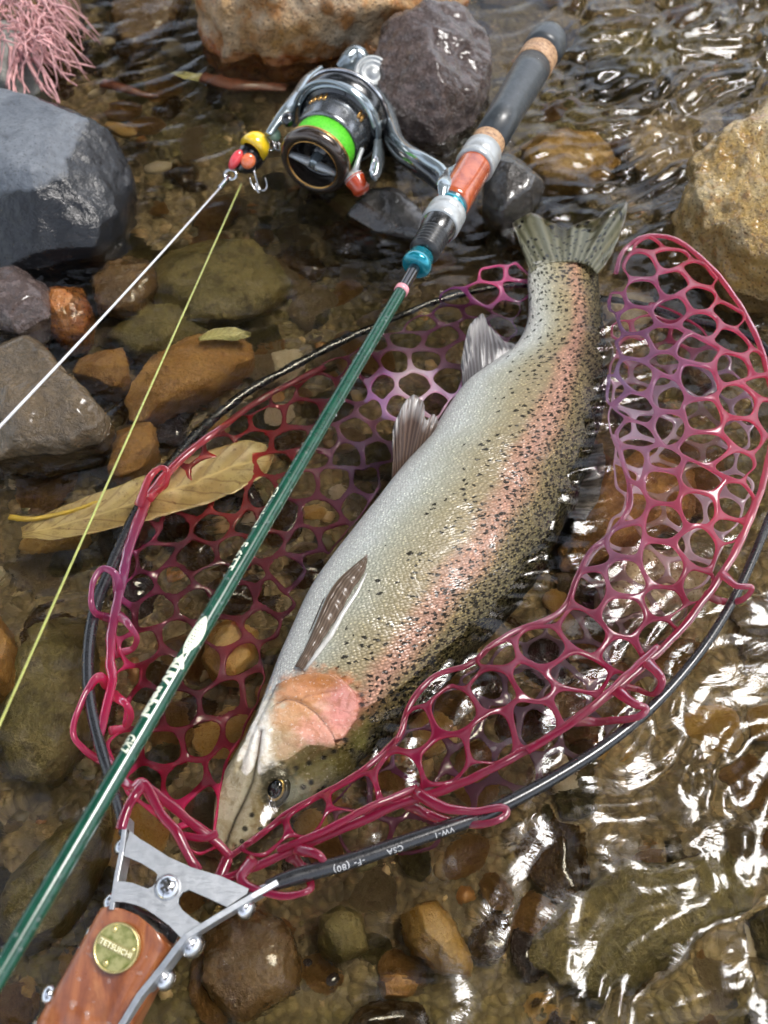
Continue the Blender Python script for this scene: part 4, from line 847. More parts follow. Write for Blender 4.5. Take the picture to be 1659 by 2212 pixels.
def hoopfun(start):
    def fn(x):
        s = start-x; c = np.array([np.interp(s, hl, HP[:, k]) for k in range(3)]); tg = np.array([np.interp(s+.002, hl, HP[:, k]) for k in range(3)])-c; tg /= np.linalg.norm(tg)
        n = np.array((0, 0, CAM_H))-c; n -= tg*(n@tg); n /= np.linalg.norm(n); q = np.cross(tg, n)
        if q[1] > 0: q = -q
        return c, np.interp(s, hl, hr), n, q
    return fn
for s, st, sz in (('VW-1', .0725, .0030), ('CSA', .0520, .0032), ('-F- (80)', .0370, .0034)):
    V, F = textmesh(s, sz, .00004, 1.15); obj('lettering', wrap(V, hoopfun(st), .12, .00012), F, M_PRINT, hoop, smooth=False)

# bracket, rails and handle
def cr(x, y): return (x/2.793, 1728+y/2.793)
Zb = .034
PL = [cr(*p) for p in [(785,188),(840,232),(900,268),(1020,345),(1160,408),(1330,458),(1500,535),(1490,565),(1370,645),(1340,632),(1250,590),(1140,542),(1100,558),(1078,590),(1074,625),(1100,665),(1150,705),(1210,745),(1190,775),(1090,830),(1020,757),(930,690),(870,652),(820,632),(750,616),(680,612),(690,560),(705,488),(750,492),(800,500),(860,524),(890,535),(920,522),(940,495),(950,450),(935,432),(850,380),(745,335),(762,260)]]
o = obj('bracket_plate', *slab(Wn(PL, np.full(len(PL), Zb)), (0, 0, -.0016)), M_ALU, net, smooth=False); bev(fixn(o), .0003)
def scr(u, v, z, r, nrm=(0, -.1, 1), cross=True, name='screw'):
    c = W(u, v, z); o = obj(name, *dome(c, nrm, r, r*.62, 20), M_STEEL, net)
    if cross:
        n = np.array(nrm, float); n /= np.linalg.norm(n); ps = []
        for a in (.5, .5+math.pi/2):
            d = np.array((math.cos(a), math.sin(a), 0)); e = np.cross(n, d); q = c+n*r*.60
            ps.append(slab([q-d*r*.42-e*r*.10, q+d*r*.42-e*r*.10, q+d*r*.42+e*r*.10, q-d*r*.42+e*r*.10], n*r*.05))
        obj('cross_slot', *join(ps), plain('dark_slot', (.02, .02, .02), .5), o, smooth=False)
    return o
scr(*cr(1010, 527), Zb, .0048)
def strip(pts, z, hgt, wid, mat, name):
    """flat metal band standing on edge along picture points"""
    P = Wn(np.array(pts, float), np.broadcast_to(z, len(pts))); T, N, B = frame(P)
    V = np.concatenate((P+B*wid/2, P-B*wid/2, P-B*wid/2-N*hgt, P+B*wid/2-N*hgt)); m = len(P); F = []
    for i in range(m-1):
        for k in range(4): a, b = k*m+i, ((k+1) % 4)*m+i; F.append((a, a+1, b+1, b))
    F += [(0, m, 2*m, 3*m), (m-1, 4*m-1, 3*m-1, 2*m-1)]
    o = obj(name, V, F, mat, net, smooth=False); bev(fixn(o), .0003); return o
strip([(255,2225),(300,2150),(345,2095),(385,2042),(402,2022),(470,1980),(545,1936),(600,1905)], [.026,.029,.031,.0335,.0342,.0345,.0345,.0335], .012, .0022, M_ALU, 'side_rail')
strip([(240,1965),(246,1930),(252,1890),(262,1840),(268,1792),(270,1760)], [.033,.034,.034,.034,.036,.036], .011, .0018, M_ALU, 'side_rail')
for (x, y, z, r) in ((1490,660,.026,.0040), (1170,885,.026,.0046), (1003,1088,.022,.0040)): scr(*cr(x, y), z, r, (.75, -.45, .5), False, 'side_screw')
for (x, y, z, r) in ((722,280,.030,.003), (655,612,.028,.003), (550,806,.024,.0035), (287,1170,.02,.0035)): scr(*cr(x, y), z, r, (-.85, .2, .45), False, 'side_screw')
# wooden handle: rounded oblong section
t = NT('orange_varnished_wood'); c = t.co(); mp = t.add('Mapping', Vector=c); mp.inputs['Rotation'].default_value = (0, 0, .55); mp.inputs['Scale'].default_value = (60, 12, 60)
g1 = t.noise(mp.outputs[0], 1.5, 6, .65, 1.5); g2 = t.noise(c, 80, 5)
col = t.ramp(g1, [(.25, (.09, .022, .008)), (.42, (.21, .058, .017)), (.56, (.31, .10, .03)), (.75, (.42, .18, .065))])
col = t.mix(t.mapr(g2, .45, .65, 0, .6), col, (.12, .03, .010))
t.bs(Base_Color=col, Roughness=t.mapr(g2, .3, .7, .25, .45), Coat_Weight=.8, Coat_Roughness=.1, Normal=t.bump(t.noise(c, 120, 4), .2, .001)); M_WOOD = t.m
hx0, hx1 = W(288, 1998, .031), W(160, 2235, .022); ax = hx1-hx0; ln = np.linalg.norm(ax)*1.5; ax /= np.linalg.norm(ax); sd_ = np.cross(ax, (0, 0, 1)); sd_ /= np.linalg.norm(sd_); upv = np.cross(sd_, ax)
if upv[2] < 0: upv = -upv
secs = []; prof = [(0, .82), (.0006, .93), (.002, .99), (.005, 1), (.03, 1.01), (.06, 1.03), (ln, 1.06)]; NS = 48
th = np.linspace(0, 2*math.pi, NS, endpoint=False); spx = np.sign(np.cos(th))*np.abs(np.cos(th))**.38; spy = np.sign(np.sin(th))*np.abs(np.sin(th))**.5
V = np.vstack([hx0+ax*(x+.0035*(1-spx[:, None]**2)*-1*(1 if x < .01 else 0))+k*(spx[:, None]*sd_*.0158+(spy[:, None]*.0105-.0105)*upv) for x, k in prof])
F = [(i*NS+k, i*NS+(k+1) % NS, (i+1)*NS+(k+1) % NS, (i+1)*NS+k) for i in range(len(prof)-1) for k in range(NS)]+[tuple(range(NS-1, -1, -1)), tuple((len(prof)-1)*NS+k for k in range(NS))]
handle = obj('wooden_handle', V, F, M_WOOD, net); fixn(handle)
v, f = lathe(hx0-ax*.004+upv*-.010, ax, [(-.002, .00001), (-.002, .0085), (.006, .0085)], 30); v = hx0-ax*.002-upv*.0105+((v-(hx0-ax*.004-upv*.010))@np.stack((sd_, ax, upv), 1)*np.array((1.65, 1, .9)))@np.stack((sd_, ax, upv), 0)
obj('end_ferrule', v, f, plain('dark_end_plate', (.05, .045, .04), .3, .6, .5), net)
# brass badge
bc = W(253, 2047, .0312); M_BRASS = plain('worn_brass', (.62, .52, .22), .3, .85, .4, .3, .3)
t = NT('brass_green_recess'); c = t.co(); k = t.noise(c, 260, 4)
t.bs(Base_Color=t.mix(t.mapr(k, .4, .6, 0, 1), (.20, .22, .05), (.45, .42, .17)), Metallic=.6, Roughness=.4, Coat_Weight=.3, Normal=t.bump(k, .3, .0005)); M_BRASSG = t.m
rb = .0083
v, f = lathe(bc, upv, [(-.001, rb), (.0010, rb), (.0013, rb*.97), (.0013, rb*.93), (.0008, rb*.90)], 48); badge = obj('brass_badge', v, f, M_BRASS, handle)
v, f = lathe(bc, upv, [(.0008, rb*.905), (.00085, rb*.5), (.0008, .00001)], 48); obj('badge_field', v, f, M_BRASSG, badge)
bx = W(300, 2075, .0312)-W(212, 2030, .0312); bx -= upv*(bx@upv); bx /= np.linalg.norm(bx); by = np.cross(upv, bx)
bn = bc+upv*.0009
o = obj('name_band', *slab([bn-bx*.0072-by*.0014, bn+bx*.0072-by*.0014, bn+bx*.0072+by*.0014, bn-bx*.0072+by*.0014], upv*.0003), M_BRASS, badge, smooth=False)
V, F = textmesh('TETSUICHI', .0026, .00002, 1.05); x0 = (V[:, 0].max()+V[:, 0].min())/2
M_LET = plain('badge_letters', (.92, .85, .55), .5, .1, .3)
lt = obj('lettering', bn+(V[:, :1]-x0)*bx+(V[:, 1:2]-.0009)*by+upv*.00036, F, M_LET, badge, smooth=False); m = lt.modifiers.new('solid', 'SOLIDIFY'); m.thickness = .0003; m.offset = 1
for (a, b) in ((-.0035, .0050), (.0058, .0018), (-.0012, -.0058)): obj('rivet', *dome(bc+upv*.0008+bx*a+by*b, upv, .0011, .0007, 14), M_BRASS, badge)
# water beads and smears on the wood
M_BEAD = NT('water_bead'); M_BEAD.bs(Base_Color=(1, 1, 1), Roughness=.02, IOR=1.33, Transmission_Weight=0.0, Alpha=.07, Specular_IOR_Level=.8, Coat_Weight=1.0); M_BEAD = M_BEAD.m
bl = []; r0 = random.Random(4)
for k in range(90):
    x, y = r0.uniform(.003, .055), r0.uniform(-.0145, .0145); r = r0.choice((.0003, .0004, .0006, .0009, .0014))
    c = hx0+ax*x+sd_*y+upv*(-.0004 if abs(y) < .011 else -.0018)
    if np.linalg.norm(c-bc) < rb*1.1: continue
    bl.append(ball(c, r, 10, 6, (r0.uniform(.7, 1.6), r0.uniform(.7, 1.8), .45)))
tag(obj('water_beads', *join(bl), M_BEAD, handle), kind='stuff')

# ------------------------------------------------------------------ fishing rod
E1, E2 = np.array((10, 2085.)), np.array((1182, 92.)); D1, D2 = .285, .600
def rodl(u, v):
    d = E2-E1; return float(((np.array((u, v))-E1)@d)/(d@d))
def rodp(l):
    u, v = E1+(E2-E1)*l; return D(u, v, 1/((1-l)/D1+l/D2))
RA = rodp(1)-rodp(0); RA /= np.linalg.norm(RA); R0 = rodp(0)
def rs(u, v): return float((rodp(rodl(u, v))-R0)@RA)     # distance along the rod of a picture point
def rr_(u, v, wpx): l = rodl(u, v); return wpx/2/FPX/((1-l)/D1+l/D2)
rod = thing('fishing_rod', 'dark green rod with black grip, cork rings and orange reel seat crossing the net', 'fishing rod', rodp(.9)-np.array((0, 0, .02)))
t = NT('green_varnished_blank'); c = t.co(); n1 = t.noise(c, 240, 3)
t.bs(Base_Color=t.mix(t.mapr(n1, .4, .6, 0, 1), (.002, .042, .023), (.004, .060, .033)), Roughness=.25, Coat_Weight=.55, Coat_Roughness=.05); M_BLANK = t.m
M_GLOSSK = plain('glossy_black', (.008, .008, .009), .12, coat=1)
M_EVA = plain('black_foam_grip', (.030, .036, .040), .42, coat=.25, bumps=.2)
t = NT('cork'); c = t.co(); k = t.noise(c, 520, 4); t.bs(Base_Color=t.ramp(k, [(.3, (.16, .07, .03)), (.5, (.42, .24, .12)), (.7, (.55, .36, .20))]), Roughness=.6, Coat_Weight=.3, Normal=t.bump(k, .4, .0006)); M_CORK = t.m
M_TEAL = plain('teal_anodised', (.004, .26, .34), .2, .55, .8); M_PINKW = plain('pink_thread', (.75, .30, .34), .4, coat=.6)
M_SATIN = plain('satin_silver', (.42, .44, .44), .36, .35, .3, .2, .08)
t = NT('orange_seat_wood'); c = t.co(); k = t.noise(c, 60, 5, .6, 2); t.bs(Base_Color=t.ramp(k, [(.35, (.30, .050, .015)), (.6, (.48, .11, .034)), (.8, (.38, .075, .022))]), Roughness=.2, Coat_Weight=1, Coat_Roughness=.05); M_SEAT = t.m
rx = np.array((0, 0, CAM_H))-rodp(.5); rx -= RA*(rx@RA); rx /= np.linalg.norm(rx); rq = np.cross(RA, rx)
if rq[0] < 0: rq = -rq
def seg(name, prof, mat, par=None, n=48): return obj(name, *lathe(R0, RA, prof, n, rx), mat, par or rod)
r_a, r_b = rr_(860, 650, 27), rr_(40, 2040, 46)
def rblank(s): return np.interp(s, [-.12, 0, rs(873, 636)], [r_b*.95, r_b, r_a])
ss = np.linspace(-.15, rs(873, 636), 60)
pf = [(s, float(rblank(s))) for s in ss]; blank = seg('blank', pf, M_BLANK)
s1 = rs(876, 632); seg('thread_band', [(s1-.0016, r_a), (s1-.0014, r_a+.0005), (s1+.0014, r_a+.0005), (s1+.0016, r_a)], M_PINKW)
s2 = rs(905, 580); seg('butt_winding', [(s1+.0012, r_a*.98), (s1+.004, r_a*.94), (s2, r_a*1.0)], M_GLOSSK)
def R_(u, v, w): return rs(u, v), rr_(u, v, w)
a, ra = R_(907, 574, 66); b, rb_ = R_(920, 552, 64)
seg('winding_check', [(a-.0035, ra*.35), (a-.0035, ra*.78), (a-.002, ra*.97), (a-.001, ra), (a+.001, ra), (a+.0018, ra*.88), (a+.006, ra*.86), (a+.006, ra*.3)], M_TEAL)
p0, p1 = rs(921, 548), rs(940, 508); pr = [(p0-.001, ra*.6), (p0, ra*.96)]
for k in range(6):
    x = p0+(p1-p0)*(k+.5)/6; h = (p1-p0)/12; pr += [(x-h*.7, ra*.98), (x-h*.35, ra*1.05), (x+h*.35, ra*1.05), (x+h*.7, ra*.98)]
seg('ribbed_foregrip', pr+[(p1, ra*1.04)], plain('black_rubber', (.016, .017, .018), .4, coat=.3))
h0, h1 = rs(940, 508), rs(954, 484); seg('seat_hood', [(h0-.001, ra*1.0), (h0, ra*1.06), (h0+.003, ra*1.16), (h1-.002, ra*1.24), (h1+.002, ra*1.2)], plain('black_streaked_hood', (.022, .022, .022), .25, coat=.8, var=.8))
g0, g1 = rs(951, 490), rs(968, 456); rg = rr_(960, 472, 86)
seg('silver_ring', [(g0-.0005, rg*.7), (g0-.0003, rg*.93), (g0+.0008, rg), (g0+.007, rg*1.0), (g0+.0075, rg*.975), (g0+.0085, rg*.975), (g0+.009, rg*1.0), (g1-.001, rg*.99), (g1, rg*.9), (g1, rg*.6)], M_SATIN)
q0, q1 = rs(968, 456), rs(976, 444); seg('teal_ring', [(q0-.001, rg*.5), (q0-.0008, rg*.86), (q1, rg*.86), (q1+.0004, rg*.5)], M_TEAL)
o0, o1 = rs(976, 444), rs(1030, 350); ro = rr_(1004, 402, 75)
seg('reel_seat', [(o0-.001, ro*.6), (o0, ro*.97), (o0+.004, ro*1.0), ((o0+o1)/2, ro*.98), (o1+.004, ro*1.03)], M_SEAT)
k0, k1 = rs(1026, 362), rs(1046, 326); rk = rr_(1034, 346, 86)
seg('silver_ring', [(k0, rk*.75), (k0, rk*.95), (k0+.0008, rk), (k0+.004, rk*.99), (k0+.0045, rk*.96), (k0+.0055, rk*.96), (k0+.006, rk*.99), (k1-.001, rk*.97), (k1, rk*.85), (k1, rk*.5)], M_SATIN)
c0, c1 = rs(1044, 330), rs(1057, 306); rc = rr_(1050, 318, 72)
seg('cork_ring', [(c0, rc*.5), (c0, rc*.98), (c0+.002, rc), (c1-.001, rc*1.03), (c1, rc*.9)], M_CORK)
e0, e1 = rs(1057, 306), rs(1150, 146); rgp = rr_(1100, 230, 74)
seg('foam_grip', [(e0-.0005, rc*.6), (e0, rc*1.02), (e0+(e1-e0)*.3, rgp*1.0), (e0+(e1-e0)*.6, rgp*1.04), (e0+(e1-e0)*.85, rgp*1.10), (e1, rgp*1.12), (e1, rgp*.5)], M_EVA)
f0, f1 = rs(1150, 146), rs(1166, 120); rf = rr_(1158, 133, 82)
seg('cork_ring', [(f0, rf*.5), (f0, rf*.97), (f0+.001, rf), (f1-.001, rf), (f1, rf*.9)], M_CORK)
b0 = rs(1166, 120); rb2 = rr_(1172, 105, 82); xb = np.linspace(0, math.pi/2, 14)
seg('butt_cap', [(b0, rb2*.5), (b0, rb2*1.0), (b0+.006, rb2*1.06)]+[(b0+.012+.016*math.sin(x), max(rb2*1.07*math.cos(x)**.7, 1e-5)) for x in xb], M_EVA)
M_RODLET = plain('cream_print', (.72, .74, .58), .4)
def rodfun(s0):
    def fn(x): s = s0-x; return R0+RA*s, float(rblank(s)), rx, rq
    return fn
for s, uv0, uv1, bold, a0, a1 in (('LUV rebel', (404, 1437), (330, 1563), .0004, -1.5, -.12), ('GK7', (306, 1603), (284, 1640), .00012, -1.45, -.2), ('Classical', (618, 1066), (567, 1155), .00016, -1.6, -.7), ('5.6TT', (549, 1186), (514, 1248), .00018, -1.55, -.45)):
    V, F = textmesh(s, .0064, bold, 1.02); x0, x1 = V[:, 0].min(), V[:, 0].max(); V[:, 0] = (V[:, 0]-x0)/(x1-x0)*(rs(*uv0)-rs(*uv1)); V[:, 1] *= (a1-a0)*float(rblank(rs(*uv0)))/V[:, 1].max(); ang = a0
    o = obj('lettering', wrap(V, rodfun(rs(*uv0)), ang, .00009), F, M_RODLET, blank, smooth=False)
# little fish emblem on the blank
fx = []; 
for k in range(25): x = k/24; fx.append((x*.0175, .0030*math.sin(math.pi*min(1, x*1.05))**.8+.0001))
top = [(x, .0026+y) for x, y in fx]; bot = [(x, .0026-y*.9) for x, y in reversed(fx)]
def flatpoly(pl):
    tr_ = tessellate_polygon([[Vector((*p, 0)) for p in pl]]); bm = bmesh.new(); vs_ = [bm.verts.new((*p, 0)) for p in pl]
    for q in tr_: bm.faces.new([vs_[i] for i in q])
    for it in range(3):
        lg = [e for e in bm.edges if e.calc_length() > .0008]
        if lg: bmesh.ops.subdivide_edges(bm, edges=lg, cuts=1); bmesh.ops.triangulate(bm, faces=bm.faces)
    bm.verts.index_update(); V = np.array([v.co for v in bm.verts]); F = [tuple(v.index for v in q.verts) for q in bm.faces]; bm.free(); return V, F
V, F = join([flatpoly(top+bot), flatpoly([(.0165, .0024), (.0215, .0054), (.0222, .0048), (.0205, .0025), (.0222, .0004), (.0215, 0)])])
obj('fish_emblem', wrap(V, rodfun(rs(456, 1345)), -1.25, .00009), F, M_RODLET, blank, smooth=False)
V2 = []
for k in range(9):
    for j in range(3):
        x, y = .0035+k*.0013, .0016+j*.0010+(.0005 if k % 2 else 0); V2.append(flatpoly([(x, y), (x+.0003, y+.0007), (x+.0006, y+.0007), (x+.0003, y)]))
V, F = join(V2); o = obj('scale_mark', wrap(V, rodfun(rs(456, 1345)), -1.25, .00016), F, M_BLANK, blank, smooth=False); tag(o, kind='stuff')
bl = []; r0 = random.Random(9)
for k in range(150):
    s = r0.uniform(-.02, rs(860, 660)); a = r0.uniform(-1.5, 1.5); rad = float(rblank(s)); nn = math.cos(a)*rx+math.sin(a)*rq; r = r0.choice((.0003, .0004, .0005, .0008))
    bl.append(ball(R0+RA*s+nn*rad, r, 8, 6, (1, 1, .9)))
for k in range(26):
    s = r0.uniform(e0, b0+.01); a = r0.uniform(-1.5, 1.5); nn = math.cos(a)*rx+math.sin(a)*rq; bl.append(ball(R0+RA*s+nn*rgp*1.06, r0.choice((.0004, .0006, .0008)), 8, 6))
tag(obj('water_beads', *join(bl), M_BEAD, rod), kind='stuff')

# ------------------------------------------------------------------ spinning reel
LC = D(677, 353, .572)
q3 = lambda a, b, c: np.array((a, CP*c-SP*b, -SP*c-CP*b))     # picture axes (right, down, away) to the place
rv = np.array(((677-829.5)/FPX, (353-1106)/FPX, 1)); rv /= np.linalg.norm(rv)
e_ = np.array((-.54, .84, 0)); e_ -= rv*(e_@rv); e_ /= np.linalg.norm(e_)
az = -math.cos(math.radians(44))*rv + math.sin(math.radians(44))*e_; AXF = q3(*az)          # spool axis, pointing to the front
foot = rodp(rodl(1006, 402)); AXX = foot-LC; AXX -= AXF*(AXX@AXF); offs = np.linalg.norm(AXX); AXX /= offs; AXY = np.cross(AXF, AXX)
reel = thing('spinning_reel', 'silver grey spinning reel with bright green line and bronze edged spool clamped to the rod', 'fishing reel', LC-np.array((0, 0, .03)))
def rl(x, y, z): return LC+AXX*x+AXY*y+AXF*z
def rlathe(name, prof, mat, par=None, n=64, **k): return obj(name, *lathe(LC, AXF, prof, n, AXX, **k), mat, par or reel)
M_BRONZE = plain('dark_bronze', (.075, .055, .042), .2, .7, .8, var=.1); M_GOLD = plain('gold_edge', (.55, .30, .08), .2, .9, .5); M_GUN = plain('gunmetal', (.20, .21, .22), .24, .85, .5, var=.1)
M_RSIL = plain('blue_silver_paint', (.30, .355, .38), .16, .65, 1.0, var=.06); M_RBLK = plain('reel_black', (.010, .011, .012), .22, coat=.9)
t = NT('neon_green_line'); c = t.co('Generated'); wv = t.noise(t.co(), 900, 2); t.bs(Base_Color=t.mix(t.mapr(wv, .4, .6, 0, 1), (.07, .48, .012), (.12, .62, .025)), Roughness=.5, Normal=t.bump(wv, .6, .0006)); M_LINE = t.m
RL = .0217
spool = rlathe('spool', [(-.0055, RL*.80), (-.0045, RL*.985), (-.003, RL*1.0), (-.001, RL*.995), (.001, RL*.95), (.0022, RL*.86), (.0022, RL*.74), (.0010, RL*.71), (-.002, RL*.70), (-.010, RL*.68)], M_BRONZE)
rlathe('gold_edge', [(-.0052, RL*1.004), (-.0042, RL*1.012), (-.0034, RL*1.004)], M_GOLD, spool); rlathe('gold_edge', [(.0021, RL*.745), (.0026, RL*.73), (.0016, RL*.705)], M_GOLD, spool)
rlathe('spool_well', [(-.003, RL*.70), (-.0095, RL*.69), (-.0095, RL*.52), (-.0082, RL*.50), (-.0082, RL*.40), (-.0092, RL*.38), (-.0092, RL*.26), (-.007, RL*.24), (-.007, .00001)], M_RBLK, spool)
rlathe('wound_line', [(-.005, RL*.82), (-.0052, RL*.875), (-.011, RL*.885), (-.0195, RL*.875), (-.0202, RL*.8)], M_LINE, spool)
rlathe('spool_skirt', [(-.0195, RL*.80), (-.0195, RL*.93), (-.0202, RL*.96), (-.022, RL*.96), (-.030, RL*1.0), (-.041, RL*1.03), (-.042, RL*.9)], M_GUN, spool)
def wing(sgn):
    d = AXX*math.cos(2.25)+AXY*math.sin(2.25); d = rl(*np.zeros(3))*0+ (rl(1, 0, 0)-LC)*0 + d
    # wing runs along the picture diagonal
    p = [LC+AXF*(.0002)+BARD*sgn*x for x in (.0022, .008, .0148)]
    return tube(np.array(p), [.0022, .0018, .0014], 8, flat=1.6, up=AXF)
b2 = D(677+70, 353+24, .572)-D(677-70, 353-36, .572); b2 -= AXF*(b2@AXF); BARD = b2/np.linalg.norm(b2)
for sg in (1, -1): obj('drag_wing', *wing(sg), M_SATIN, spool)
obj('drag_hub', *lathe(LC, AXF, [(-.008, .0036), (0, .0034), (.0012, .003), (.0016, .0018), (.0016, .00001)], 8), M_RSIL, spool)
def bent(pts, r, flat=1.0, n=12, m=40, up=None):
    P = np.array([D(*p) for p in pts]); return tube(crom(P, m), np.interp(np.linspace(0, 1, m), np.linspace(0, 1, len(r)), r) if hasattr(r, '__len__') else r, n, flat=flat, up=AXF if up is None else up)
# gold slots in the skirt: two groups
up_im = -q3(0, 1, 0); up_im -= AXF*(up_im@AXF); up_im /= np.linalg.norm(up_im); rt_im = np.cross(AXF, up_im)
if rt_im[0] < 0: rt_im = -rt_im
for cen, lst in ((.0, (-.22, -.08, .10, .25)), (1.45, (1.35, 1.47))):
    for a in lst:
        n_ = math.cos(a)*up_im+math.sin(a)*rt_im; ta = np.cross(AXF, n_)
        P = [LC+n_*(RL*1.008)+AXF*z for z in (-.031, -.0335, -.036, -.0375)]; obj('gold_slot', *tube(np.array(P), [.0011, .0014, .0014, .0010], 8, flat=.5, up=n_), M_GOLD, spool)
# rotor, arms, bail
rotor = rlathe('rotor', [(-.037, RL*.9), (-.039, RL*1.10), (-.041, RL*1.20), (-.044, RL*1.27), (-.048, RL*1.31), (-.053, RL*1.27), (-.060, RL*1.0), (-.064, RL*.6)], M_RBLK)
rlathe('rotor_rim', [(-.0385, RL*1.16), (-.039, RL*1.24), (-.0415, RL*1.27), (-.0435, RL*1.25), (-.044, RL*1.2)], M_RSIL, rotor)
rlathe('rotor_band', [(-.0505, RL*1.30), (-.0515, RL*1.34), (-.0535, RL*1.33), (-.0545, RL*1.24)], M_RBLK, rotor)
rlathe('rotor_trim', [(-.0508, RL*1.325), (-.0512, RL*1.352), (-.0522, RL*1.352), (-.0526, RL*1.335)], M_STEEL, rotor)
ba = np.linspace(-1.25, 1.75, 60); P = [LC+(math.cos(a)*up_im+math.sin(a)*rt_im)*RL*(1.30+.03*math.cos(a))+AXF*(-.033-.006*math.cos(a*1.0)) for a in ba]
obj('bail_wire', *tube(np.array(P), .0013, 12, up=AXF), M_RSIL, rotor)
def arm(pts, r, name, mat, par, flat=.5): return obj(name, *bent(pts, r, flat), mat, par)
arm([(820,300,.60),(818,335,.585),(812,365,.570),(806,382,.562)], [.0055,.0062,.005,.0032], 'rotor_arm', M_RSIL, rotor, .45)
arm([(800,372,.562),(806,350,.560),(812,340,.562),(816,352,.563),(812,374,.562),(806,380,.561)], [.0009]*6, 'line_clip', M_STEEL, rotor, 1)
arm([(690,150,.625),(660,175,.615),(640,205,.605),(628,222,.598)], [.004,.006,.0055,.004], 'rotor_arm', M_RSIL, rotor, .5)
arm([(645,205,.60),(622,235,.590),(600,262,.585),(580,290,.580)], [.0042,.0040,.003,.0022], 'bail_arm', M_RSIL, rotor, .6)
obj('line_roller', *ball(D(622, 258, .578), .0042, 16, 10, (1, 1.3, .9)), M_GLOSSK, rotor)
obj('arm_screw', *dome(D(660, 204, .585), up_im*.6+AXF*.8, .0018, .0012), M_STEEL, rotor)
arm([(716,178,.606),(745,172,.608),(772,182,.610),(792,205,.608),(800,222,.606)], [.0015,.004,.0048,.004,.0014], 'body_shroud', M_RSIL, rotor, .5)
# gear body behind, side cover, stem and foot
def blob3(c, rad, name, mat, par, sq=.55):
    a = np.linspace(0, 2*math.pi, 36, endpoint=False); b = np.linspace(-math.pi/2+.03, math.pi/2-.03, 20); s = lambda x, e: np.sign(x)*np.abs(x)**e
    V = []
    for j in b:
        for k in a: V.append(s(math.cos(j), sq)*s(math.cos(k), sq)*rad[0]*AXX+s(math.cos(j), sq)*s(math.sin(k), sq)*rad[1]*AXY+s(math.sin(j), sq)*rad[2]*AXF+c)
    n = 36; F = [(i*n+k, i*n+(k+1) % n, (i+1)*n+(k+1) % n, (i+1)*n+k) for i in range(19) for k in range(n)]+[tuple(range(n-1, -1, -1)), tuple(19*n+k for k in range(n))]
    o = obj(name, np.array(V), F, mat, par); return fixn(o)
bodyc = D(775, 185, .648)
body = blob3(bodyc, (.019, .0125, .019), 'gear_body', M_RSIL, reel, .6)
cvc, cvn = D(806, 158, .622), np.array((.15, -.55, .82)); cvn /= np.linalg.norm(cvn)
cover = obj('side_cover', *lathe(cvc, cvn, [(-.012, .0125), (-.003, .0125), (-.001, .0120), (0, .0105), (-.0012, .0100), (-.0012, .0085), (.001, .0080), (.0014, .0072), (.0006, .0066), (.0008, .0035), (.0014, .003), (.0014, .00001)], 40), M_SATIN, body)
obj('cover_collar', *lathe(D(818, 182, .622), cvn, [(-.014, .0150), (-.006, .0155), (-.004, .014), (-.004, .0125)], 40), M_RSIL, body)
arm([(733,150,.640),(752,135,.640),(768,124,.642),(782,132,.642),(800,140,.642)], [.004,.007,.008,.007,.004], 'body_shell', M_RSIL, body, .7)
ft = [(800,190,.64),(826,230,.622),(846,268,.598),(858,300,.580),(880,326,.562),(915,348,.548),(948,368,.540),(962,384,.535)]
arm(ft, [.012,.0078,.0052,.0046,.0046,.0050,.0048,.0044], 'stem', M_RSIL, reel, .85)
arm([(838,282,.602),(850,312,.585),(872,338,.567),(905,362,.552),(940,386,.543),(955,402,.54)], [.005,.0055,.0058,.006,.006,.005], 'stem_underside', M_RBLK, reel, .8)
fl = [R0+RA*s-rq*ro*k+rx*ro*.55 for s, k in ((rs(1022, 372), .55), (rs(1012, 388), .78), (rs(1000, 408), 1.0), (rs(985, 432), .95), (rs(970, 458), .62))]
fl[2] = fl[2]*.5+D(975, 392, .535)*.5; fl[1] = fl[1]*.7+D(990, 380, .53)*.3
obj('foot', *tube(crom(np.array(fl), 40), np.interp(np.linspace(0, 1, 40), [0, .3, .5, .8, 1], [.002, .0034, .0056, .004, .002]), 12, flat=.6, up=rx), M_RSIL, reel)
# handle: thin crank and orange knob below the spool
obj('crank', *bent([(782,322,.575),(774,345,.572),(768,366,.572),(762,382,.575)], [.0014,.0014,.002,.0034], 1.0), M_SATIN, reel)
kd = D(775, 402, .575)-D(760, 378, .575); kd /= np.linalg.norm(kd)
knob = obj('handle_knob', *lathe(D(764, 384, .575), kd, [(-.001, .004), (0, .0062), (.002, .0064), (.006, .0054), (.009, .0056), (.011, .004), (.0115, .00001)], 24), plain('orange_red_knob', (.42, .05, .012), .15, coat=1), reel)
obj('knob_cap', *lathe(D(764, 384, .575), kd, [(-.004, .002), (-.001, .0058), (.0012, .0064), (.0014, .0061)], 24), M_SATIN, knob)

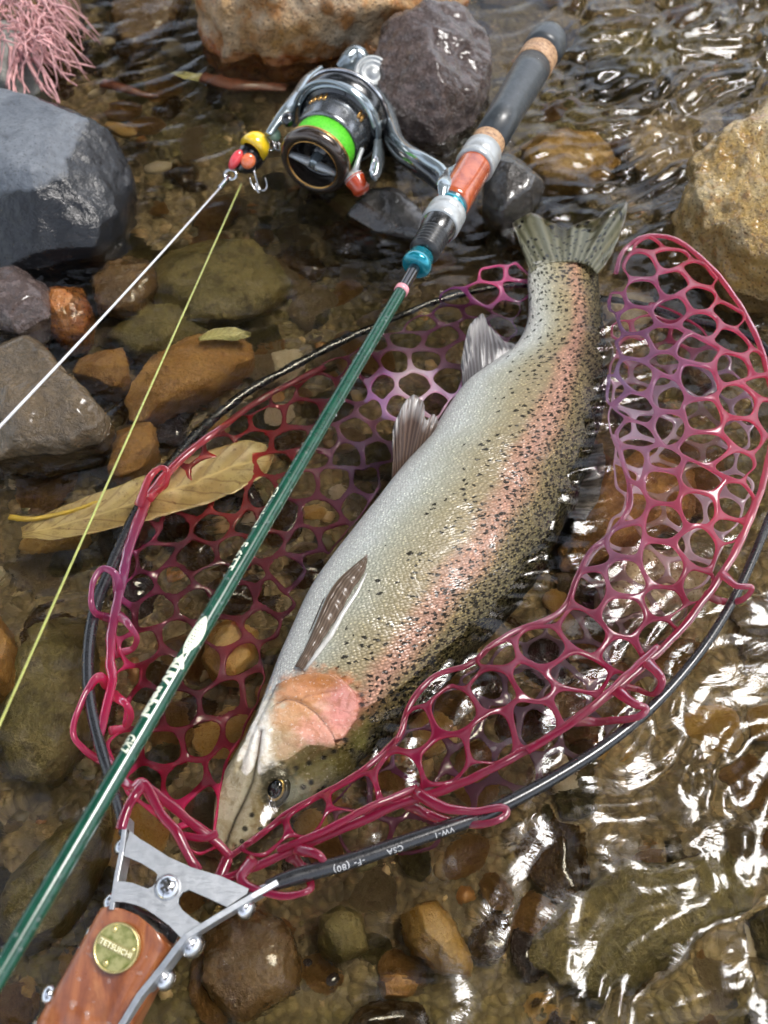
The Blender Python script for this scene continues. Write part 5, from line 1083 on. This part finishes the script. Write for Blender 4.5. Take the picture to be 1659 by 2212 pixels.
# ------------------------------------------------------------------ lure, lines
lure = thing('fishing_lure', 'black yellow and red beetle shaped lure with treble hooks hanging beside the reel', 'fishing lure', D(545, 325, .60))
la, lb = D(516, 370, .588), D(574, 298, .596); ld = lb-la; Ll = np.linalg.norm(ld); ld /= Ll
pf = [(0, .0012), (.002, .0042), (.006, .0072), (.012, .0086), (.018, .0084), (Ll-.003, .006), (Ll, .0012)]
M_LBLK = plain('lure_black', (.012, .012, .013), .2, coat=1); M_LYEL = plain('lure_yellow', (.85, .56, .02), .2, coat=1); M_LRED = plain('lure_red', (.75, .06, .07), .2, coat=1); M_LORG = plain('lure_orange', (.72, .17, .06), .25, coat=1)
obj('lure_body', *lathe(la, ld, [(x, r*.98) for x, r in pf], 28), M_LBLK, lure)
cy = D(555, 312, .588); v, f = lathe(cy-ld*.0055, ld, [(0, .006), (.0006, .0088), (.004, .0090), (.008, .0078), (.011, .0055), (.0128, .0022), (.013, .00001)], 28); obj('yellow_shell', v, f, M_LYEL, lure)
def lens(uv, d, r, sq, mat, ang, name):
    n = np.array((0, 0, CAM_H))-D(*uv, d); n /= np.linalg.norm(n); x = q3(math.cos(ang), math.sin(ang), 0); x -= n*(x@n); x /= np.linalg.norm(x); y = np.cross(n, x); v, f = ball((0, 0, 0), r, 20, 12)
    return obj(name, D(*uv, d)+v[:, :1]*x*sq[0]+v[:, 1:2]*y*sq[1]+v[:, 2:]*n*sq[2], f, mat, lure)
lens((509, 345), .583, .0068, (1, .48, .5), M_LRED, -1.02, 'red_eye'); lens((536, 348), .583, .0046, (1.05, .95, .5), M_LORG, -.9, 'orange_eye')
def hook(o3, s, ang, name='treble_hook'):
    P = [(0, 0), (0, .8), (.03, 1.1), (.2, 1.3), (.42, 1.25), (.52, 1.0), (.5, .72)]; L = []
    for k in range(3):
        a = ang+k*2.1; X = np.array((math.cos(a), math.sin(a)*.6, .3)); Y = np.array((.25, -.75, -.6)); L.append(tube(crom(np.array([o3+X*x*s+Y*y*s for x, y in P]), 26), .00055, 6))
    v, f = join(L); return obj(name, v, f, M_STEEL, lure)
hook(D(548, 365, .59), .011, .4); hook(D(584, 285, .598), .009, 1.4)
lens((592, 290), .588, .0042, (1.1, .9, .8), plain('clear_green_bead', (.45, .62, .50), .05, coat=1), .8, 'glass_bead')
a = D(498, 378, .586); ring = [a+q3(math.cos(x)*.0036, math.sin(x)*.0030, 0) for x in np.linspace(0, 2*math.pi, 20, endpoint=False)]
obj('split_ring', *tube(np.array(ring), .0009, 8, closed=True), M_STEEL, lure)
P = np.array([D(495, 381, .586), D(488, 390, .583), D(480, 400, .58), D(474, 407, .578)]); obj('swivel', *tube(crom(P, 24), [.0012+.0006*math.sin(k*1.6)**2 for k in range(24)], 10), M_STEEL, lure)
M_WLINE = plain('white_braid', (.62, .62, .64), .3, coat=.5); M_GLINE = plain('yellow_green_line', (.34, .36, .10), .3, coat=.4)
P = np.linspace(D(474, 407, .578), D(-220, 1152, .30), 60)-np.array((0, 0, .0016))*np.sin(np.linspace(0, math.pi, 60))[:, None]; tag(obj('fishing_line', *tube(P, .00062, 8), M_WLINE), 'thin white braided line running from the lure swivel to the left edge', 'fishing line')
P = np.linspace(D(521, 398, .590), D(-120, 1832, .30), 60); tag(obj('fishing_line', *tube(P, .00055, 8), M_GLINE), 'thin yellow green line crossing the leaf and running down to the left edge', 'fishing line')

# ------------------------------------------------------------------ leaves, twig, rootlets
def leafmat(name, c1, c2, c3):
    t = NT(name); a = t.add('Attribute', {'attribute_name': 'fc'}).outputs['Vector']; s = t.add('SeparateXYZ', Vector=a)
    ve = t.math('SINE', t.math('ADD', t.math('MULTIPLY', s.outputs[0], 62.0), t.math('MULTIPLY', t.math('ABSOLUTE', s.outputs[1]), -9.0)))
    k = t.noise(t.co(), 60, 5); k2 = t.noise(t.co(), 420, 3)
    col = t.mix(t.mapr(k, .4, .6, 0, 1), c1, c2); col = t.mix(t.mapr(t.noise(t.co(), 150, 6, .7), .5, .66, 0, .8), col, tuple(x*.6 for x in c2)); col = t.mix(t.mapr(ve, .86, 1, 0, .55), col, c3); col = t.mix(t.mapr(k2, .62, .72, 0, .8), col, c3)
    mid = t.mapr(t.math('ABSOLUTE', s.outputs[1]), 0, .09, 1, 0); col = t.mix(mid, col, tuple(min(1, x*1.25) for x in c1))
    t.bs(Base_Color=col, Roughness=.4, Coat_Weight=.3, Normal=t.bump(t.math('ADD', t.math('MULTIPLY', ve, .5), k), .3, .0010)); return t.m
def leaf(name, label, spine, half, z, mat, stem=None, curl=.002, cat='leaf', tips=None):
    n, m = 60, 17; Pm = crom(np.array([W(u, v, zz) for (u, v), zz in zip(spine, z)]), n); hwid = np.interp(np.linspace(0, 1, n), np.linspace(0, 1, len(half)), half)
    T, N, B = frame(Pm); V, A = [], []
    for i in range(n):
        for j in range(m):
            s = (j/(m-1))*2-1; V.append(Pm[i]+B[i]*s*hwid[i]*(1+.015*math.sin(i*.9+s))+N[i]*(curl*(s*s)*(1+.3*math.sin(i*.12))+.0003*math.sin(i*.3+s*2))); A.append((i/n, s, 0))
    F = [(i*m+j, i*m+j+1, (i+1)*m+j+1, (i+1)*m+j) for i in range(n-1) for j in range(m-1)]
    o = obj(name, np.array(V), F, mat, vec={'fc': A}); tag(o, label, cat); md = o.modifiers.new('solid', 'SOLIDIFY'); md.thickness = .0005; md.offset = 0
    if stem:
        P = crom(np.array([W(u, v, zz) for u, v, zz in stem]), 40); obj('leaf_stalk', *tube(P, np.interp(np.linspace(0, 1, 40), [0, .05, .3, 1], [.0016, .0017, .0014, .0007]), 10), plain('yellow_stalk', (.58, .40, .05), .4, coat=.3), o)
    return o
M_LEAF = leafmat('yellow_leaf', (.52, .40, .17), (.42, .29, .115), (.18, .095, .03)); M_LEAF2 = leafmat('pale_leaf', (.50, .46, .20), (.40, .38, .16), (.20, .16, .05))
leaf('fallen_leaf', 'large fallen yellow leaf with veins lying in shallow water under the net hoop', [(52,1160),(120,1146),(220,1118),(320,1088),(400,1060),(480,1030),(555,1005),(594,996)], [.003, .0085, .0115, .0135, .0150, .0150, .0120, .0015], [-.009,-.0095,-.010,-.011,-.013,-.015,-.017,-.018], M_LEAF, [(22,1120,-.004),(60,1126,-.005),(110,1122,-.007),(190,1098,-.009),(260,1076,-.011),(330,1066,-.012)])
leaf('fallen_leaf', 'small pale yellow leaf above the rust brown oblong stone', [(432,742),(470,732),(510,730),(542,735)], [.001, .0045, .005, .001], [-.006, -.006, -.006, -.008], M_LEAF2)
leaf('fallen_leaf', 'narrow pale leaf blade floating left of the orange rock base', [(372,168),(405,175),(440,178),(470,176)], [.001, .004, .0045, .001], [-.006]*4, M_LEAF2)
t = plain('red_brown_bark', (.16, .05, .025), .4, coat=.4, bumps=.4, var=.4)
P = crom(np.array([W(222, 186, -.004), W(250, 190, -.003), (W(285, 202, -.004)), W(318, 214, -.006), W(345, 220, -.008)]), 40); tag(obj('twig', *tube(P, np.interp(np.linspace(0, 1, 40), [0, .3, 1], [.004, .0045, .0015]), 10, flat=.7), t), 'short red brown twig in shallow water above the boulder', 'twig')
P = crom(np.array([W(436, 172, -.004), W(500, 190, -.006), W(560, 196, -.008), W(620, 205, -.010)]), 40); tag(obj('twig', *tube(P, np.interp(np.linspace(0, 1, 40), [0, .4, 1], [.005, .007, .003]), 10, flat=.5), t), 'longer brown stick at the foot of the orange rock', 'twig')
L = []; r0 = random.Random(21)
for k in range(240):
    u, v = r0.uniform(-40, 120), r0.uniform(-50, 90); z = .024+r0.uniform(0, .014); p = W(u, v, z); a = r0.gauss(-1.0, .7); P = [p]; st = r0.uniform(.002, .0048)
    for j in range(7): a += r0.gauss(0, .35); p = p+np.array((math.cos(a)*st, math.sin(a)*st, -.0009*j+r0.gauss(0, .0012))); P.append(p)
    L.append(tube(crom(np.array(P), 18), np.interp(np.linspace(0, 1, 18), [0, 1], [r0.uniform(.0004, .0011), .0003]), 6))
for k in range(14):
    p = W(r0.uniform(20, 75), r0.uniform(75, 110), .026); P = [p]; a = r0.uniform(-1.6, -.6)
    for j in range(7): a += r0.gauss(0, .25); p = p+np.array((math.cos(a)*.006, math.sin(a)*.006, -.002)); P.append(p)
    L.append(tube(crom(np.array(P), 20), np.interp(np.linspace(0, 1, 20), [0, 1], [.0014, .0005]), 6))
tag(obj('rootlets', *join(L), plain('pink_rootlet', (.56, .29, .28), .5, coat=.2, var=.4)), 'mass of thin pink rootlets matted over the stone in the upper left corner', 'rootlets', kind='stuff')
